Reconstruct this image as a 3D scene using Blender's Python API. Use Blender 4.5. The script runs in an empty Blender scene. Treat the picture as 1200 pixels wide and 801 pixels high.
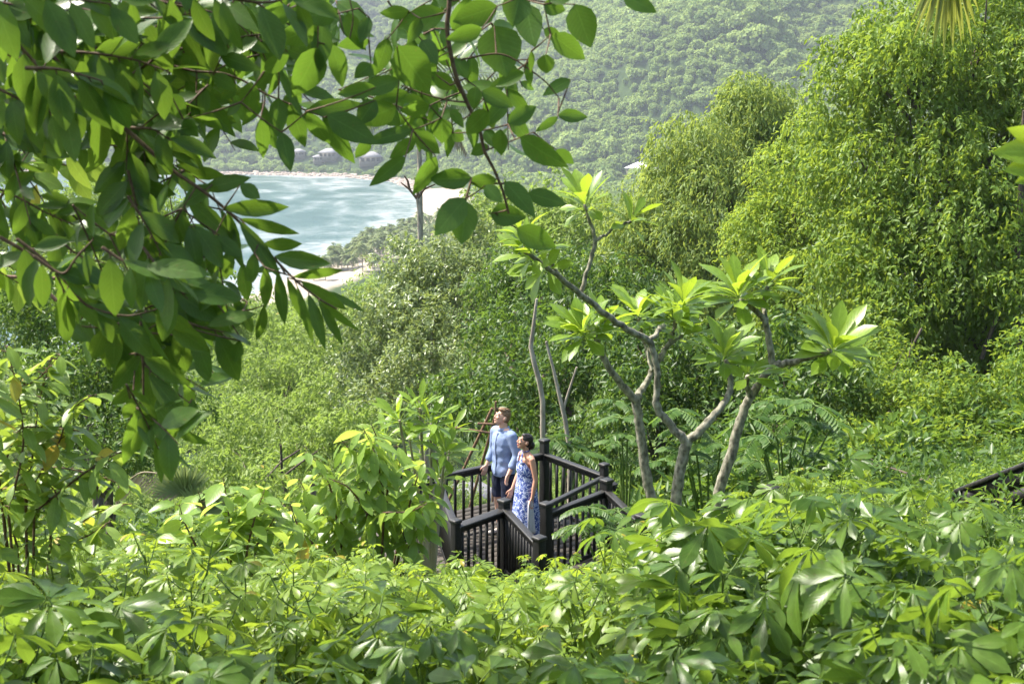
import bpy, bmesh, math, random
import numpy as np
from mathutils import Vector, Matrix

rng = np.random.default_rng(7)
random.seed(7)
SC = bpy.context.scene
COL = SC.collection
R = math.radians
H = 65.0
PITCH = R(11.33)
FPX = 1500.0
CP, SP = math.cos(PITCH), math.sin(PITCH)

# ------------------------------------------------------------------ camera geometry helpers
def ray(px, py):
    x = (px - 600.0) / FPX; y = -(py - 400.5) / FPX
    return np.array([x, CP + y * SP, -SP + y * CP])
def at(px, py, Y):
    d = ray(px, py); p = d * (Y / d[1]); p[2] += H
    return p
def atz(px, py, z):
    d = ray(px, py); p = d * ((z - H) / d[2]); p[2] += H
    return p
def pxs(Y): return Y / CP / FPX          # metres per photo pixel at distance Y (about)

def nrm(a):
    a = np.asarray(a, float); l = np.linalg.norm(a, axis=-1, keepdims=True)
    return a / np.maximum(l, 1e-9)

# ------------------------------------------------------------------ tags
def tag(o, label=None, cat=None, group=None, kind=None):
    if label: o['label'] = label
    if cat: o['category'] = cat
    if group: o['group'] = group
    if kind: o['kind'] = kind
    return o
def empty(name, loc=(0, 0, 0), rz=0.0, label=None, cat=None, group=None):
    o = bpy.data.objects.new(name, None); COL.objects.link(o)
    o.location = loc; o.rotation_euler = (0, 0, rz); o.empty_display_size = 0.1
    return tag(o, label, cat, group)
def link(name, me, mat=None, parent=None, col=None):
    o = bpy.data.objects.new(name, me); (col or COL).objects.link(o)
    if mat is not None:
        for m in (mat if isinstance(mat, (list, tuple)) else [mat]): me.materials.append(m)
    if parent is not None: o.parent = parent
    return o
def copy_tree(o, parent=None):
    c = o.copy(); COL.objects.link(c)
    if parent is not None: c.parent = parent
    for ch in list(o.children): copy_tree(ch, c)
    return c

# ------------------------------------------------------------------ mesh accumulator
class MB:
    def __init__(s): s.V = []; s.F = {3: [], 4: []}; s.A = {3: [], 4: []}; s.U = []; s.n = 0
    def add(s, V, F, rnd=0.5, uv=None):
        V = np.asarray(V, float).reshape(-1, 3); F = np.asarray(F, int); k = F.shape[1]
        s.V.append(V); s.F[k].append(F + s.n)
        s.A[k].append(np.broadcast_to(np.asarray(rnd, float), (len(F),)).copy())
        s.U.append(np.zeros((len(V), 2)) if uv is None else np.asarray(uv, float).reshape(-1, 2))
        s.n += len(V)
    def box(s, c, size, R3=None, rnd=0.5):
        hx, hy, hz = np.asarray(size, float) / 2
        V = np.array([[x, y, z] for z in (-hz, hz) for y in (-hy, hy) for x in (-hx, hx)])
        if R3 is not None: V = V @ np.asarray(R3).T
        s.add(V + np.asarray(c), [[0, 2, 3, 1], [4, 5, 7, 6], [0, 1, 5, 4], [2, 6, 7, 3], [0, 4, 6, 2], [1, 3, 7, 5]], rnd)
    def beam(s, a, b, w, h, rnd=0.5, up=(0, 0, 1)):
        a = np.asarray(a, float); b = np.asarray(b, float); d = b - a; L = np.linalg.norm(d); d = d / L
        sd = np.cross(d, up); sd = sd / np.linalg.norm(sd); u = np.cross(sd, d)
        s.box((a + b) / 2, (w, L, h), np.column_stack([sd, d, u]), rnd)
    def tube(s, P, r, sides=7, rnd=0.5, cap=True):
        P = np.asarray(P, float); n = len(P); r = np.broadcast_to(np.asarray(r, float), (n,))
        T = np.gradient(P, axis=0); T = nrm(T)
        ref = np.array([0.31, 0.22, 0.92]) if abs(T[0] @ np.array([.31, .22, .92])) < .9 else np.array([.9, .1, .2])
        a = nrm(np.cross(T, ref)); b = np.cross(T, a)
        th = np.linspace(0, 2 * np.pi, sides, endpoint=False)
        ring = (a[:, None] * np.cos(th)[None, :, None] + b[:, None] * np.sin(th)[None, :, None]) * r[:, None, None] + P[:, None]
        V = ring.reshape(-1, 3)
        i = np.arange(n - 1)[:, None] * sides; j = np.arange(sides)[None]; j2 = (j + 1) % sides
        F = np.stack([i + j, i + j2, i + sides + j2, i + sides + j], -1).reshape(-1, 4)
        uv = np.stack([np.tile(th / 6.283, n), np.repeat(np.linspace(0, 1, n), sides)], -1)
        s.add(V, F, rnd, uv)
        if cap:
            for k, c in ((0, P[0]), (n - 1, P[-1])):
                VV = np.vstack([ring[k], c[None] + T[k] * (r[k] * .5) * (1 if k else -1)])
                jj = np.arange(sides)
                FF = np.stack([jj, (jj + 1) % sides, np.full(sides, sides)], -1)
                s.add(VV, FF if k else FF[:, ::-1], rnd)
    def mesh(s, name, smooth=False):
        me = bpy.data.meshes.new(name)
        V = np.vstack(s.V); U = np.vstack(s.U)
        f3 = np.vstack(s.F[3]) if s.F[3] else np.zeros((0, 3), int); f4 = np.vstack(s.F[4]) if s.F[4] else np.zeros((0, 4), int)
        a = np.concatenate(s.A[3] + s.A[4]) if (s.A[3] or s.A[4]) else np.zeros(0)
        loops = np.concatenate([f3.ravel(), f4.ravel()]).astype(np.int32)
        tot = np.concatenate([np.full(len(f3), 3), np.full(len(f4), 4)]).astype(np.int32)
        st = np.concatenate([[0], np.cumsum(tot)[:-1]]).astype(np.int32)
        me.vertices.add(len(V)); me.vertices.foreach_set('co', V.astype(np.float32).ravel())
        me.loops.add(len(loops)); me.loops.foreach_set('vertex_index', loops)
        me.polygons.add(len(tot)); me.polygons.foreach_set('loop_start', st); me.polygons.foreach_set('loop_total', tot)
        me.update(calc_edges=True)
        at_ = me.attributes.new('rnd', 'FLOAT', 'FACE'); at_.data.foreach_set('value', a.astype(np.float32))
        au = me.attributes.new('luv', 'FLOAT_VECTOR', 'POINT')
        au.data.foreach_set('vector', np.hstack([U, np.zeros((len(U), 1))]).astype(np.float32).ravel())
        if smooth: me.polygons.foreach_set('use_smooth', np.ones(len(tot), bool))
        return me
    def obj(s, name, mat=None, parent=None, smooth=False, col=None):
        return link(name, s.mesh(name, smooth), mat, parent, col)

# leaf outlines: half width as a share of the leaf width/2, along the midrib
PROF = {
    'ovate':   ([0, .08, .22, .42, .62, .82, .95, 1], [.04, .45, .88, 1.0, .86, .50, .16, .02]),
    'ellip':   ([0, .08, .25, .45, .65, .85, .95, 1], [.04, .32, .78, 1.0, .92, .52, .2, .02]),
    'lance':   ([0, .1, .3, .5, .72, .88, 1], [.05, .42, .86, 1.0, .78, .40, .02]),
    'obov':    ([0, .15, .38, .6, .76, .90, 1], [.07, .24, .62, .96, .93, .46, .02]),
    'small':   ([0, .3, .65, 1], [.08, .85, .8, .03]),
}
def leaves(mb, P, A, N, L, W, prof='ellip', droop=.15, fold=.25, rnd=None, r=rng, wave=0.0):
    """many-section leaves with a midrib, folded along it and bent down along their length"""
    P = np.atleast_2d(P); n = len(P)
    A = nrm(np.broadcast_to(A, (n, 3))); N = np.broadcast_to(N, (n, 3)); N = nrm(N - (N * A).sum(1, keepdims=True) * A)
    S = np.cross(A, N); L = np.broadcast_to(L, (n,)); W = np.broadcast_to(W, (n,))
    droop = np.broadcast_to(droop, (n,)); fold = np.broadcast_to(fold, (n,))
    t, w = map(np.array, PROF[prof]); k = len(t)
    C = P[:, None] + A[:, None] * (L[:, None] * t)[..., None] - N[:, None] * ((droop * L)[:, None] * t ** 2)[..., None]
    hw = (W[:, None] / 2) * w
    wv = wave * L[:, None] * np.sin(t * 9 + r.random((n, 1)) * 6) if wave else 0
    up = hw * np.sin(fold)[:, None]
    E = S[:, None] * (hw * np.cos(fold)[:, None])[..., None]
    Lf = C + E + N[:, None] * (up + wv)[..., None] if wave else C + E + N[:, None] * up[..., None]
    Rt = C - E + N[:, None] * (up - wv)[..., None] if wave else C - E + N[:, None] * up[..., None]
    V = np.stack([Lf, C, Rt], 2).reshape(-1, 3)
    i = np.arange(k - 1)
    f = np.concatenate([np.stack([3 * i, 3 * i + 1, 3 * i + 4, 3 * i + 3], -1), np.stack([3 * i + 1, 3 * i + 2, 3 * i + 5, 3 * i + 4], -1)])
    F = (f[None] + (np.arange(n) * 3 * k)[:, None, None]).reshape(-1, 4)
    uv = np.stack([np.tile(np.array([1., 0, -1])[None, :], (k, 1)), np.tile(t[:, None], (1, 3))], -1).reshape(-1, 2)
    rnd = r.random(n) if rnd is None else np.broadcast_to(rnd, (n,))
    mb.add(V, F, np.repeat(rnd, 2 * (k - 1)), np.tile(uv, (n, 1)))
def tiny_leaves(mb, P, A, N, L, W, rnd=None, fold=.3, r=rng):
    n = len(P); A = nrm(A); N = nrm(N - (N * A).sum(1, keepdims=True) * A); S = np.cross(A, N)
    L = np.broadcast_to(L, (n,))[:, None]; W = np.broadcast_to(W, (n,))[:, None]
    m = P + A * L * .45
    lf = m + S * W * .5 + N * W * fold * .5; rt = m - S * W * .5 + N * W * fold * .5
    tp = P + A * L - N * L * .12
    V = np.stack([P, lf, tp, rt], 1).reshape(-1, 3); b = np.arange(n)[:, None] * 4
    F = np.concatenate([b + np.array([[0, 2, 1]]), b + np.array([[0, 3, 2]])])
    rnd = r.random(n) if rnd is None else rnd
    mb.add(V, F, np.tile(rnd, 2))

# ------------------------------------------------------------------ materials
def new_mat(name):
    m = bpy.data.materials.new(name); m.use_nodes = True; nt = m.node_tree; nt.nodes.clear()
    return m, nt, nt.nodes, nt.links
def ramp(nodes, stops):
    c = nodes.new('ShaderNodeValToRGB'); e = c.color_ramp.elements
    while len(e) < len(stops): e.new(.5)
    for x, (p, col) in zip(e, stops): x.position = p; x.color = (*col, 1)
    return c
def math_(nodes, links, op, a, b=None, c=None):
    n = nodes.new('ShaderNodeMath'); n.operation = op
    for i, v in enumerate((a, b, c)):
        if v is None: continue
        if isinstance(v, (int, float)): n.inputs[i].default_value = v
        else: links.new(v, n.inputs[i])
    return n.outputs[0]
def leaf_mat(name, dark, light, old=None, trans=(.2, .32, .03), tf=.4, rough=.38, veins=False, vcol=None, spec=.5, oldat=.96, grey=0):
    m, nt, N, L = new_mat(name)
    at_ = N.new('ShaderNodeAttribute'); at_.attribute_name = 'rnd'
    oi = N.new('ShaderNodeObjectInfo')
    ow = .6 if name.startswith('far') else .25
    f = math_(N, L, 'MULTIPLY_ADD', oi.outputs['Random'], ow, math_(N, L, 'MULTIPLY', at_.outputs['Fac'], 1 - ow))
    st = [(0, dark), (.85, light)]
    if old: st = [(0, dark), (.8, light)]
    cr = ramp(N, st); L.new(f, cr.inputs[0])
    col = cr.outputs[0]
    if old:
        gt = math_(N, L, 'GREATER_THAN', at_.outputs['Fac'], oldat)
        mx = N.new('ShaderNodeMix'); mx.data_type = 'RGBA'; L.new(gt, mx.inputs[0]); L.new(col, mx.inputs[6]); mx.inputs[7].default_value = (*old, 1)
        col = mx.outputs[2]
    tcol = N.new('ShaderNodeMix'); tcol.data_type = 'RGBA'; tcol.inputs[0].default_value = .62
    L.new(col, tcol.inputs[6]); tcol.inputs[7].default_value = (*trans, 1)
    tc = tcol.outputs[2]
    p = N.new('ShaderNodeBsdfPrincipled'); p.inputs['Roughness'].default_value = rough; p.inputs['Specular IOR Level'].default_value = spec
    if veins:
        uv = N.new('ShaderNodeAttribute'); uv.attribute_name = 'luv'
        sp = N.new('ShaderNodeSeparateXYZ'); L.new(uv.outputs['Vector'], sp.inputs[0])
        au = math_(N, L, 'ABSOLUTE', sp.outputs[0])
        ph = math_(N, L, 'MULTIPLY_ADD', sp.outputs[1], 62.0, math_(N, L, 'MULTIPLY', au, -17.0))
        sn = math_(N, L, 'POWER', math_(N, L, 'MULTIPLY_ADD', math_(N, L, 'SINE', ph), .5, .5), 7.0)
        mid = math_(N, L, 'LESS_THAN', au, .055)
        vv = math_(N, L, 'MAXIMUM', math_(N, L, 'MULTIPLY', sn, .45), mid)
        mx = N.new('ShaderNodeMix'); mx.data_type = 'RGBA'
        L.new(math_(N, L, 'MULTIPLY', vv, .42), mx.inputs[0]); L.new(col, mx.inputs[6]); mx.inputs[7].default_value = (*(vcol or tuple(min(1, c * 1.8 + .03) for c in light)), 1)
        # blotches and spots
        tcn = N.new('ShaderNodeTexCoord'); ns = N.new('ShaderNodeTexNoise'); ns.inputs['Scale'].default_value = 45; ns.inputs['Detail'].default_value = 3
        L.new(tcn.outputs['Object'], ns.inputs['Vector'])
        sr = ramp(N, [(.3, (.78, .78, .72)), (.62, (1.1, 1.1, 1.08))]); L.new(ns.outputs['Fac'], sr.inputs[0])
        mm = N.new('ShaderNodeMix'); mm.data_type = 'RGBA'; mm.blend_type = 'MULTIPLY'; mm.inputs[0].default_value = 1
        L.new(mx.outputs[2], mm.inputs[6]); L.new(sr.outputs[0], mm.inputs[7])
        n9 = N.new('ShaderNodeTexNoise'); n9.inputs['Scale'].default_value = 110; n9.inputs['Detail'].default_value = 2; L.new(tcn.outputs['Object'], n9.inputs['Vector'])
        s9 = ramp(N, [(.66, (0, 0, 0)), (.72, (1, 1, 1))]); L.new(n9.outputs['Fac'], s9.inputs[0])
        m9 = N.new('ShaderNodeMix'); m9.data_type = 'RGBA'; L.new(math_(N, L, 'MULTIPLY', s9.outputs[0], .75), m9.inputs[0]); L.new(mm.outputs[2], m9.inputs[6]); m9.inputs[7].default_value = (.13, .085, .03, 1)
        col = m9.outputs[2]
        bp = N.new('ShaderNodeBump'); bp.inputs['Strength'].default_value = .07; bp.inputs['Distance'].default_value = .002
        L.new(math_(N, L, 'SINE', ph), bp.inputs['Height']); L.new(bp.outputs[0], p.inputs['Normal'])
    L.new(col, p.inputs['Base Color'])
    t = N.new('ShaderNodeBsdfTranslucent'); L.new(tc, t.inputs['Color'])
    ms = N.new('ShaderNodeMixShader'); ms.inputs[0].default_value = tf; L.new(p.outputs[0], ms.inputs[1]); L.new(t.outputs[0], ms.inputs[2])
    o = N.new('ShaderNodeOutputMaterial'); L.new(ms.outputs[0], o.inputs[0])
    return m
def noisy(name, c1, c2, scale=8, rough=.8, stretch=(1, 1, 1), bump=.4, dist=.01, spec=.3, detail=6, lo=.35, hi=.65, coord='Object'):
    m, nt, N, L = new_mat(name)
    tc = N.new('ShaderNodeTexCoord'); mp = N.new('ShaderNodeMapping'); mp.inputs['Scale'].default_value = stretch
    L.new(tc.outputs[coord], mp.inputs[0])
    ns = N.new('ShaderNodeTexNoise'); ns.inputs['Scale'].default_value = scale; ns.inputs['Detail'].default_value = detail; L.new(mp.outputs[0], ns.inputs[0])
    cr = ramp(N, [(lo, c1), (hi, c2)]); L.new(ns.outputs['Fac'], cr.inputs[0])
    p = N.new('ShaderNodeBsdfPrincipled'); p.inputs['Roughness'].default_value = rough; p.inputs['Specular IOR Level'].default_value = spec
    L.new(cr.outputs[0], p.inputs['Base Color'])
    if bump:
        b = N.new('ShaderNodeBump'); b.inputs['Strength'].default_value = bump; b.inputs['Distance'].default_value = dist
        L.new(ns.outputs['Fac'], b.inputs['Height']); L.new(b.outputs[0], p.inputs['Normal'])
    o = N.new('ShaderNodeOutputMaterial'); L.new(p.outputs[0], o.inputs[0])
    return m

M = {}
M['bush'] = leaf_mat('bush leaf', (.036, .088, .011), (.098, .170, .021), old=(.34, .26, .03), trans=(.29, .42, .035), tf=.45, rough=.34, spec=.36, veins=True, oldat=.992)  # mature leaf tone; shade over the nearest rows is also put into this darker colour
M['bushlime'] = leaf_mat('sunlit young bush leaf', (.065, .135, .014), (.175, .255, .028), old=(.34, .26, .03), trans=(.46, .58, .045), tf=.46, rough=.36, veins=True, oldat=.992, spec=.34)  # young lime tone, with brightness of the sunlit band put into the colour
M['over'] = leaf_mat('overhang leaf', (.028, .070, .010), (.07, .135, .018), trans=(.22, .36, .03), tf=.46, rough=.33, spec=.35, veins=True)
M['round'] = leaf_mat('round leaf', (.026, .070, .011), (.07, .14, .019), trans=(.20, .35, .03), tf=.46, rough=.35, spec=.35, veins=True)
M['plum'] = leaf_mat('frangipani leaf', (.10, .185, .018), (.18, .275, .03), trans=(.46, .60, .04), tf=.46, rough=.34, spec=.32, veins=True)
M['yell'] = leaf_mat('yellowing leaf', (.09, .17, .022), (.18, .27, .04), old=(.42, .27, .03), trans=(.42, .54, .06), tf=.44, rough=.38, veins=True, oldat=.93)
M['droop'] = leaf_mat('drooping leaf', (.12, .21, .03), (.20, .31, .06), old=(.42, .26, .03), trans=(.58, .72, .10), tf=.52, rough=.32, veins=True, oldat=.993, spec=.4)
M['ficus'] = leaf_mat('ficus leaf', (.048, .110, .015), (.145, .225, .031), trans=(.43, .545, .05), tf=.45, rough=.45, spec=.28)
M['lime'] = leaf_mat('lime leaf', (.10, .18, .022), (.20, .285, .04), trans=(.54, .65, .06), tf=.45, rough=.5, spec=.25)
M['weep'] = leaf_mat('weeping leaf', (.07, .128, .026), (.18, .25, .058), trans=(.48, .57, .09), tf=.45, rough=.5, spec=.25)
M['pale'] = leaf_mat('pale leaf', (.08, .13, .04), (.24, .29, .13), old=(.40, .28, .05), trans=(.38, .47, .09), tf=.38, rough=.36, spec=.4, oldat=.99)
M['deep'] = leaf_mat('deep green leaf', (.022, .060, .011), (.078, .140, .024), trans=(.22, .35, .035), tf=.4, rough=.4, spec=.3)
M['valley'] = leaf_mat('valley leaf', (.085, .145, .024), (.19, .255, .055), old=(.36, .27, .05), trans=(.40, .56, .085), tf=.42, rough=.5, spec=.25, oldat=.975)
M['fern'] = leaf_mat('fern leaf', (.038, .088, .015), (.08, .15, .026), trans=(.22, .36, .04), tf=.4, rough=.42, spec=.3)
M['far'] = leaf_mat('far canopy leaf', (.065, .125, .035), (.25, .325, .10), trans=(.44, .55, .13), tf=.34, rough=.8, spec=.1)
M['palm'] = leaf_mat('palm leaf', (.11, .16, .055), (.22, .27, .11), trans=(.36, .42, .12), tf=.32, rough=.5, spec=.25)
M['frond'] = leaf_mat('yellow palm frond', (.14, .19, .03), (.30, .30, .06), trans=(.5, .5, .07), tf=.45, rough=.45)
M['dry'] = leaf_mat('dry frond', (.20, .15, .08), (.34, .28, .17), trans=(.3, .25, .12), tf=.25, rough=.6)
M['bark'] = noisy('dark bark', (.045, .035, .025), (.13, .10, .075), 14, .85, (1, 1, .25), .6, .02)
M['plumbark'] = noisy('frangipani bark', (.07, .066, .045), (.29, .27, .205), 34, .8, (1, 1, .6), .5, .012)
M['greybark'] = noisy('grey bark', (.20, .17, .13), (.38, .33, .26), 12, .85, (1, 1, .3), .5, .02)
M['twig'] = noisy('brown twig', (.06, .032, .016), (.13, .08, .045), 60, .7, bump=.3, dist=.003)
M['stem'] = noisy('green stem', (.06, .11, .018), (.12, .18, .035), 30, .5, bump=.1, dist=.002)
M['wood'] = noisy('black stained wood', (.004, .004, .0038), (.014, .013, .012), 9, .5, (14, 14, 1.2), .25, .004, spec=.25)
M['woodtop'] = noisy('sunlit rail wood', (.009, .0085, .008), (.034, .032, .029), 7, .5, (9, 9, 2), .3, .004, spec=.4)  # rail tops and post caps: sunlit grey painted into the dark wood colour
M['deck'] = noisy('deck boards', (.025, .021, .016), (.075, .062, .047), 6, .7, (1, 14, 1), .3, .005)
M['pole'] = noisy('brown pole wood', (.10, .055, .03), (.22, .13, .075), 10, .75, (6, 6, 1), .4, .005)
M['rock'] = noisy('shore rock', (.14, .11, .09), (.36, .29, .24), .8, .9, bump=.6, dist=.3)
M['roofgrey'] = noisy('grey roof', (.13, .125, .135), (.22, .21, .22), 3, .7, bump=.2, dist=.05)
M['roofwhite'] = noisy('white roof', (.72, .71, .70), (.82, .81, .80), 2, .6, bump=0)
M['wallp'] = noisy('pavilion wall', (.09, .08, .065), (.15, .13, .11), 2, .8, bump=0)
M['soil'] = noisy('soil', (.03, .025, .015), (.07, .06, .03), 3, .95, bump=.5, dist=.05)

# ------------------------------------------------------------------ terrain
SHORE_PX = [(-60, 470), (100, 405), (220, 372), (300, 345), (345, 322), (385, 303), (430, 285), (470, 265), (488, 250), (492, 238), (487, 224), (462, 213), (400, 207), (290, 204.5), (150, 203), (-100, 200), (-500, 198)]
SH = np.array([atz(x, y, 0)[:2] for x, y in SHORE_PX])
SEA = np.vstack([SH, [[-2600, SH[-1][1]], [-2600, SH[0][1]]]])
def shore_dist(P):
    """signed distance to the waterline, positive inland"""
    P = np.asarray(P, float); n = len(SEA); ins = np.zeros(len(P), bool); dm = np.full(len(P), 1e9)
    for i in range(n):
        a, b = SEA[i], SEA[(i + 1) % n]
        ab = b - a; t = np.clip(((P - a) @ ab) / (ab @ ab), 0, 1)
        dm = np.minimum(dm, np.linalg.norm(P - (a + t[:, None] * ab), axis=1))
        c = ((a[1] > P[:, 1]) != (b[1] > P[:, 1])) & (P[:, 0] < (b[0] - a[0]) * (P[:, 1] - a[1]) / (b[1] - a[1] + 1e-12) + a[0])
        ins ^= c
    return np.where(ins, -dm, dm)
YK = [-60, -10, 0, 2.7, 16, 18, 25, 40, 70, 120, 250, 400, 480, 3000]
ZK = [6, .2, -1.6, -2.3, -6.95, -7.5, -10, -16.5, -27, -39, -53, -61.0, -62.5, -62]
def smooth(a, b, x): t = np.clip((x - a) / (b - a), 0, 1); return t * t * (3 - 2 * t)
def ground(x, y):
    x = np.atleast_1d(np.asarray(x, float)); y = np.atleast_1d(np.asarray(y, float))
    z = H + np.interp(y, YK, ZK)
    fade = 1 - smooth(60, 160, y)
    z = z + fade * (np.clip(.42 * np.clip(x - .25, 0, None), 0, 1.5) + .22 * np.clip(x - 4, 0, 25) + .10 * np.clip(-x - .6, 0, 4) - .06 * np.clip(-x - 5, 0, 30))
    z = z + smooth(20, 60, y) * (1 - smooth(300, 450, y)) * (np.sin(x * .11 + y * .05) + np.sin(y * .09 - x * .06)) * 1.2
    # far hills
    y0 = np.interp(x, [-900, -300, -48, 20, 150, 400], [985, 955, 930, 800, 700, 560])
    k = np.clip(y - y0, 0, None)
    rid = 1 + .34 * np.sin(x * .021 + y * .006 + 1.1) + .20 * np.sin(x * .047 - y * .013) + .12 * np.sin(x * .09 + y * .03)
    hill = 190 * (1 - np.exp(-k * .0033)) * np.clip(rid, .3, 2) + k * .18 + 5 * np.sin(x * .13 + 1) * np.sin(y * .11) * smooth(20, 120, k)
    z = z + hill
    d = shore_dist(np.stack([x, y], 1))
    far = smooth(700, 850, y)
    land = .25 + np.clip(d, 0, 22) * (.07 + .05 * far) + np.clip(d - 22, 0, None) * .7
    return np.where(d > 0, np.minimum(z, land), np.clip(d * .06, -5, -.05))
def gz(x, y): return float(ground([x], [y])[0])

def hit(px, py, y0=640.0):
    """distance at which the line of sight through a photo point meets the ground"""
    Y = np.arange(y0, 1500, 1.0); d = ray(px, py); z = H + d[2] / d[1] * Y
    k = np.nonzero(ground(d[0] / d[1] * Y, Y) >= z)[0]
    return float(Y[k[0]]) if len(k) else 1000.0
HOUSE_PX = [(434, 193, 12), (386, 187, 9), (374, 191, 6), (753, 206, 12), (350, 185, 6)]
HOUSES = [(*at(a, b, hit(a, b))[:2], c) for a, b, c in HOUSE_PX]
GRID = {}
def surf(x, y):
    """height of the terrain sheet itself, between its grid points"""
    xs, ys, Z = GRID['xs'], GRID['ys'], GRID['Z']
    i = np.clip(np.searchsorted(xs, x) - 1, 0, len(xs) - 2); j = np.clip(np.searchsorted(ys, y) - 1, 0, len(ys) - 2)
    a = np.clip((x - xs[i]) / (xs[i + 1] - xs[i]), 0, 1); b = np.clip((y - ys[j]) / (ys[j + 1] - ys[j]), 0, 1)
    return (Z[j, i] * (1 - a) + Z[j, i + 1] * a) * (1 - b) + (Z[j + 1, i] * (1 - a) + Z[j + 1, i + 1] * a) * b
def build_terrain():
    u = np.linspace(-1, 1, 401); xs = np.sinh(u * 5.6) / np.sinh(5.6) * 1700
    v = np.linspace(0, 1, 520); ys = -45 + np.sinh(v * 4.6) / np.sinh(4.6) * 2300
    X, Y = np.meshgrid(xs, ys); Z = ground(X.ravel(), Y.ravel())
    V = np.stack([X.ravel(), Y.ravel(), Z], 1); nx = len(xs); ny = len(ys)
    i = (np.arange(ny - 1)[:, None] * nx + np.arange(nx - 1)[None]).ravel()
    F = np.stack([i, i + 1, i + nx + 1, i + nx], 1)
    mb = MB(); mb.add(V, F)
    me = mb.mesh('terrain', True)
    d = shore_dist(V[:, :2]); sw = np.where(V[:, 1] < 800, 30 - 8 * smooth(-40, 20, V[:, 0]), 6)
    a = me.attributes.new('inland', 'FLOAT', 'POINT'); a.data.foreach_set('value', (d - sw).astype(np.float32))
    GRID['xs'], GRID['ys'], GRID['Z'] = xs, ys, Z.reshape(ny, nx)
    m, nt, N, L = new_mat('hillside ground')
    tc = N.new('ShaderNodeTexCoord'); ns = N.new('ShaderNodeTexNoise'); ns.inputs['Scale'].default_value = .12; ns.inputs['Detail'].default_value = 8
    L.new(tc.outputs['Object'], ns.inputs[0])
    g = ramp(N, [(.35, (.018, .034, .009)), (.65, (.038, .062, .018))]); L.new(ns.outputs['Fac'], g.inputs[0])
    sd = ramp(N, [(.3, (.26, .215, .165)), (.7, (.36, .31, .25))]); L.new(ns.outputs['Fac'], sd.inputs[0])
    an = N.new('ShaderNodeAttribute'); an.attribute_name = 'inland'
    ns2 = N.new('ShaderNodeTexNoise'); ns2.inputs['Scale'].default_value = .05; ns2.inputs['Detail'].default_value = 5; L.new(tc.outputs['Object'], ns2.inputs[0])
    dd = math_(N, L, 'MULTIPLY_ADD', ns2.outputs['Fac'], 14.0, an.outputs['Fac'])
    mr = N.new('ShaderNodeMapRange'); mr.inputs[1].default_value = 5; mr.inputs[2].default_value = 10; L.new(dd, mr.inputs[0])
    mx = N.new('ShaderNodeMix'); mx.data_type = 'RGBA'; L.new(mr.outputs[0], mx.inputs[0]); L.new(sd.outputs[0], mx.inputs[6]); L.new(g.outputs[0], mx.inputs[7])
    p = N.new('ShaderNodeBsdfPrincipled'); p.inputs['Roughness'].default_value = .95; p.inputs['Specular IOR Level'].default_value = .1
    L.new(mx.outputs[2], p.inputs['Base Color']); o = N.new('ShaderNodeOutputMaterial'); L.new(p.outputs[0], o.inputs[0])
    t = link('terrain', me, m); tag(t, 'green hillside falling to a sandy bay with steep hills beyond', None, None, 'structure')

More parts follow.
